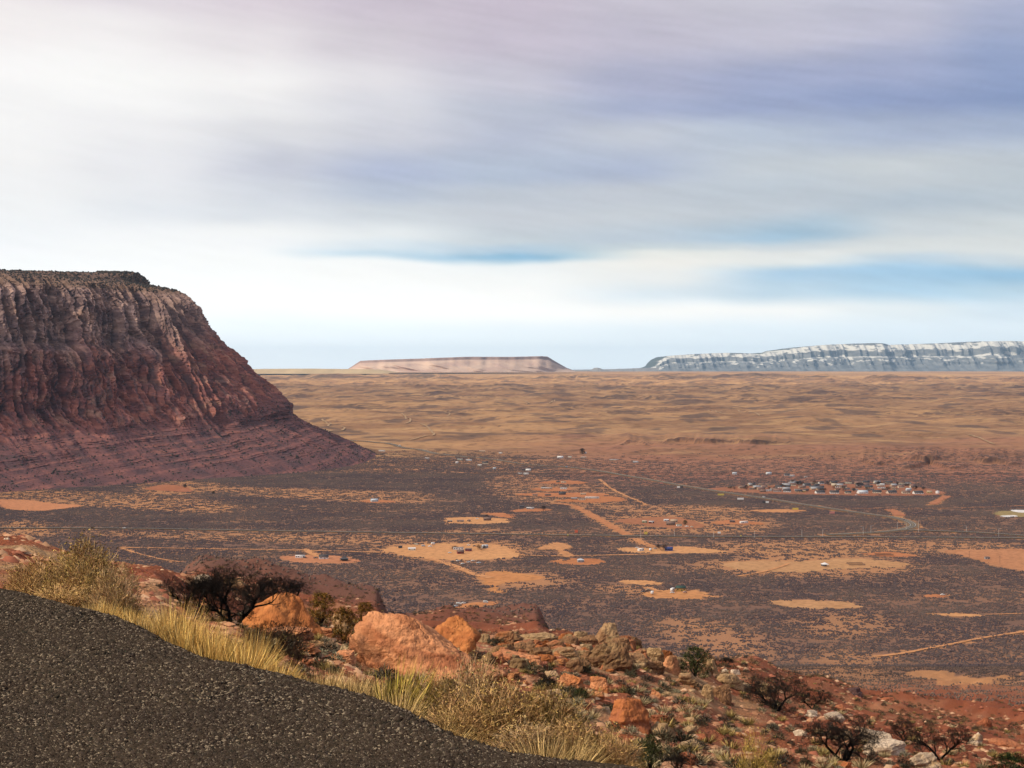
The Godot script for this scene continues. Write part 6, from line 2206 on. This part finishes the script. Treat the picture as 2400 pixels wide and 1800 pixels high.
func build_rocks() -> void:
	var OR := Color(0.50, 0.20, 0.07)
	var OR2 := Color(0.37, 0.13, 0.046)
	var PK := Color(0.52, 0.235, 0.115)
	var PK2 := Color(0.40, 0.16, 0.076)
	var TN := Color(0.36, 0.235, 0.125)
	var TN2 := Color(0.25, 0.155, 0.078)
	var BR := Color(0.24, 0.13, 0.066)
	var BR2 := Color(0.15, 0.078, 0.042)
	var WH := Color(0.58, 0.46, 0.35)
	var WH2 := Color(0.40, 0.30, 0.21)
	var RD := Color(0.30, 0.105, 0.052)
	var RD2 := Color(0.21, 0.072, 0.038)
	# the large orange ones
	boulder(655, 1488, 195, 122, OR, OR2, "orange peaked rock like a rounded pyramid", {"taper": 0.58, "lean": 0.12, "res": 56, "cuts": 9, "deep": 0.7, "soft": 6.0, "crack": 0.09, "turn": 0.0})
	boulder(992, 1590, 345, 205, PK, Color(0.34, 0.125, 0.058), "largest orange rock slab sloping down to the right", {"taper": 0.14, "lean": -0.08, "fall": 0.55, "res": 80, "cuts": 10, "deep": 0.5, "soft": 6.5, "crack": 0.11, "stripe": 0.9, "turn": 0.0, "bed": 0.02})
	boulder(1066, 1528, 118, 84, OR, OR2, "rounded orange lobe behind the largest slab", {"taper": 0.3, "lean": 0.1, "fall": 0.3, "res": 44, "cuts": 6, "soft": 5.0, "turn": 0.1, "from": 60.0})
	boulder(1098, 1540, 46, 40, OR, OR2, "small round orange rock at the end of the largest slab", {"res": 30, "cuts": 6, "soft": 5.0, "from": 60.0})
	var g := "blocks of the rock pile"
	for a in [
		[1424, 1505, 60, 48, TN, BR, "pointed tan block at the top of the rock pile", {"taper": 0.38, "res": 44, "stripe": 0.9}],
		[1476, 1484, 34, 26, TN, TN2, "pale block capping the rock pile", {}],
		[1478, 1502, 30, 32, BR, BR2, "brown block under the capping block", {}],
		[1534, 1505, 64, 42, TN, TN2, "broad olive-tan block at the right of the pile top", {"taper": 0.4, "stripe": 0.8}],
		[1529, 1515, 38, 22, BR, BR2, "flat brown block under the olive-tan one", {}],
		[1582, 1532, 72, 46, BR, TN2, "cracked brown block at the right shoulder of the pile", {"fall": 0.3, "crack": 0.12}],
		[1430, 1570, 96, 78, TN2, BR2, "large dark lichen-stained face in the middle of the pile", {"taper": 0.15, "res": 52, "crack": 0.1}],
		[1378, 1552, 44, 36, PK2, BR, "slanting slab left of the dark face", {"lean": -0.2}],
		[1336, 1510, 46, 22, BR, BR2, "low brown ledge left of the pointed block", {}],
		[1378, 1506, 42, 20, BR, BR2, "low brown ledge touching the pointed block", {}],
		[1326, 1537, 54, 28, TN, BR, "tan slab tilted at the left foot of the pile", {"fall": 0.4, "bed": 0.06}],
		[1501, 1548, 34, 32, PK2, BR, "upright pinkish block in the middle of the pile", {}],
		[1531, 1575, 48, 32, BR, BR2, "brown rounded block at the foot of the pile", {}],
		[1571, 1580, 48, 50, PK, BR, "pinkish upright block at the right foot of the pile", {"taper": 0.45}],
		[1568, 1548, 30, 22, BR, BR2, "small brown block above the pinkish upright one", {}],
		[1490, 1556, 50, 28, TN, BR, "tan wedge at the centre foot of the pile", {"fall": 0.35}],
		[1535, 1547, 40, 38, TN, TN2, "pale streaked block right of centre in the pile", {"stripe": 1.0}],
		[1455, 1520, 40, 30, BR, BR2, "dark brown block between the pointed and olive blocks", {}],
		[1180, 1511, 66, 40, OR2, BR, "orange-brown block at the left end of the tan ledge", {"taper": 0.3, "res": 40}],
		[1262, 1507, 126, 30, TN, TN2, "long layered tan ledge on the skyline", {"bed": 0.09, "beds": 14.0, "taper": 0.1, "res": 48, "turn": 0.05}],
		[1228, 1523, 50, 24, PK2, BR, "rounded brown rock below the tan ledge", {"soft": 5.0}],
		[1290, 1523, 58, 24, PK2, BR, "rounded long rock below the tan ledge", {"soft": 5.0}],
		[1165, 1533, 40, 26, BR, BR2, "brown rock below the orange-brown block", {}],
		[1212, 1553, 140, 26, PK, PK2, "flat pinkish slab lying below the tan ledge", {"taper": 0.1, "bed": 0.05, "res": 44, "turn": 0.0}],
		[1336, 1615, 76, 50, PK, OR2, "cracked orange slab, left one of two", {"fall": 0.35, "crack": 0.14, "res": 44}],
		[1408, 1624, 62, 48, PK, OR2, "orange slab right of the cracked one", {"fall": 0.4, "res": 40}],
		[1397, 1640, 58, 26, PK, PK2, "low orange slab under the two cracked slabs", {"fall": 0.3}],
		[1269, 1577, 26, 16, PK, PK2, "small pink rock above the straw thicket", {"soft": 5.0}],
		[1230, 1608, 16, 12, PK, PK2, "pink pebble-like rock in the thicket", {"soft": 5.0}],
		[1468, 1712, 104, 58, RD, OR2, "layered red slab with curved beds", {"bed": 0.12, "beds": 7.0, "fall": -0.25, "res": 56, "turn": 0.0, "soft": 6.0}],
		[1550, 1697, 74, 30, RD, RD2, "overhanging red slab right of the curved beds", {"bed": 0.08, "fall": 0.4}],
		[1538, 1639, 38, 20, PK, PK2, "small pinkish rounded rock on grass", {"soft": 5.0}],
		[1484, 1655, 60, 20, OR2, RD, "low red-brown ledge above the curved beds", {"bed": 0.08}],
		[1376, 1667, 30, 22, RD, RD2, "dark red rock below the small juniper", {}],
		[1421, 1670, 26, 16, WH2, TN, "tan rock left of the curved beds", {}],
		[1618, 1606, 66, 30, TN, BR, "tan rock in front of the green juniper", {"bed": 0.06}],
		[1661, 1639, 40, 46, TN, TN2, "tan upright rock left of the hollow rock", {}],
		[1692, 1648, 64, 54, BR, BR2, "brown rock with a hollow front", {"taper": 0.1, "crack": 0.14, "res": 44}],
		[1705, 1611, 84, 40, TN, TN2, "broad olive-tan rock behind the hollow one", {"res": 40}],
		[1740, 1623, 60, 24, WH2, TN, "pale rock right of the hollow one", {"lean": 0.2}],
		[1724, 1581, 30, 16, WH, WH2, "white rock standing on the crest", {}],
		[1700, 1577, 20, 10, WH, WH2, "small white rock on the crest", {}],
		[1790, 1636, 54, 34, TN2, BR, "olive rock behind the bare juniper", {}],
		[1668, 1578, 38, 42, TN, TN2, "tan rock hidden behind the green juniper", {}],
		[1877, 1727, 44, 20, WH, WH2, "pale flat rock among dark shrubs", {"bed": 0.06}],
		[1908, 1684, 40, 20, WH, WH2, "white rock left of the long white one", {}],
		[1960, 1693, 66, 25, WH, WH2, "long white rock above the large bare juniper", {"fall": 0.2}],
		[1987, 1736, 40, 25, WH2, TN, "pale rock behind the large bare juniper", {}],
		[2064, 1748, 92, 48, WH, WH2, "upper white slab sloping right", {"fall": 0.5, "bed": 0.06, "res": 44, "turn": 0.1}],
		[2086, 1768, 132, 44, WH, WH2, "lower white slab sloping right", {"fall": 0.55, "bed": 0.07, "res": 48, "turn": 0.1}],
		[2172, 1806, 98, 42, TN, WH2, "tan layered rock at the bottom frame edge", {"bed": 0.08, "res": 44}],
		[2292, 1747, 46, 28, WH, TN, "pale dome-shaped rock on the right slope", {"taper": 0.4, "soft": 6.0}],
		[2314, 1704, 34, 24, RD, RD2, "round red boulder split in two", {"soft": 5.0, "crack": 0.2}],
		[2357, 1753, 92, 18, PK2, RD, "long flat reddish slab at the right frame edge", {"bed": 0.07}],
		[2004, 1632, 54, 22, Color(0.10, 0.055, 0.05), Color(0.07, 0.04, 0.04), "dark outcrop on the red slope", {"bed": 0.1}],
		[2085, 1647, 46, 14, RD, RD2, "low red ledge below the dark outcrop", {}],
		[1986, 1803, 32, 18, OR2, RD, "orange-brown rock at the bottom below the large bare juniper", {}],
		[2100, 1806, 32, 14, RD, RD2, "red rock at the bottom frame edge", {}],
		[1950, 1652, 13, 10, TN, TN2, "small tan rock right of the smaller bare juniper", {}],
		[1972, 1666, 40, 12, PK2, RD, "flat reddish rock above the long white one", {}],
		[2014, 1665, 13, 9, TN, PK2, "small round tan rock on the red slope", {}],
		[2049, 1689, 17, 11, PK, TN, "orange rock right of the long white one", {}],
		[471, 1370, 52, 28, WH, WH2, "pale rock behind the bare junipers", {"from": 60.0}],
		[551, 1390, 68, 46, TN, BR, "tan rock behind the largest bare juniper", {"from": 60.0}],
		[465, 1390, 40, 28, OR2, BR, "orange-brown rock below the pale one", {"from": 60.0}],
		[480, 1424, 44, 20, PK2, TN2, "pinkish rock under the left bare juniper", {}],
		[522, 1446, 54, 22, PK2, TN2, "tan rubble block under the largest bare juniper", {}],
		[660, 1498, 165, 26, PK, PK2, "layered ledge at the foot of the orange peak", {"bed": 0.1, "taper": 0.1, "turn": 0.0, "res": 44}],
		[690, 1530, 130, 26, OR, PK2, "lower slanting ledge below the orange peak", {"bed": 0.1, "fall": 0.3, "turn": 0.0, "res": 44}],
		[620, 1512, 60, 18, PK, PK2, "small ledge left of the slanting one", {"bed": 0.08}],
		[759, 1496, 52, 30, PK, PK2, "orange rock right of the orange peak", {}],
		[802, 1476, 60, 44, TN, BR, "tan boulder half hidden by brown brush", {"soft": 6.0}],
		[824, 1504, 34, 30, PK2, BR, "rounded rock right of the brown brush", {"soft": 5.0}],
		[798, 1553, 86, 34, PK, PK2, "orange-pink block left of the dark juniper", {"crack": 0.1}],
		[720, 1562, 60, 20, PK2, RD, "low pink block behind the pale grass", {}],
		[847, 1572, 24, 16, PK, PK2, "small round orange rock below the dark juniper", {"soft": 5.0}],
		[14, 1268, 18, 9, WH, WH2, "small white rock on the red slope at the left edge", {}],
	]:
		var o: Dictionary = a[7]
		if a[0] > 1320 and a[0] < 1600 and a[1] < 1585:
			o["group"] = g
			o["grow"] = 1.4
		boulder(a[0], a[1] + 6.0 * (o.get("grow", 1.0) - 1.0), a[2] * o.get("grow", 1.0), a[3] * minf(o.get("grow", 1.0), 1.12), a[4], a[5], a[6], o)
	var fill := RandomNumberGenerator.new()
	fill.seed = 41
	for k in 130:
		var t := fill.randf()
		var px := lerpf(1135.0, 1660.0, t)
		var py := fill.randf_range(1500.0, 1578.0) + 36.0 * maxf(0.0, t - 0.7)
		var c: Color = [BR, TN2, OR2, TN, PK2, BR][fill.randi() % 6]
		var w := 14.0 + 40.0 * pow(fill.randf(), 1.6)
		boulder(px, py, w * 1.25, w * fill.randf_range(0.55, 0.85), c, c * 0.55, beside("wedged block" if w < 30.0 else "larger wedged block", ground_at(px, py, 28.0, 600.0)), {"group": "wedged blocks of the rock pile", "res": 24, "crack": 0.1, "bed": 0.10, "cuts": 12, "roll": fill.randf_range(-0.3, 0.3)}, "wedged_block")
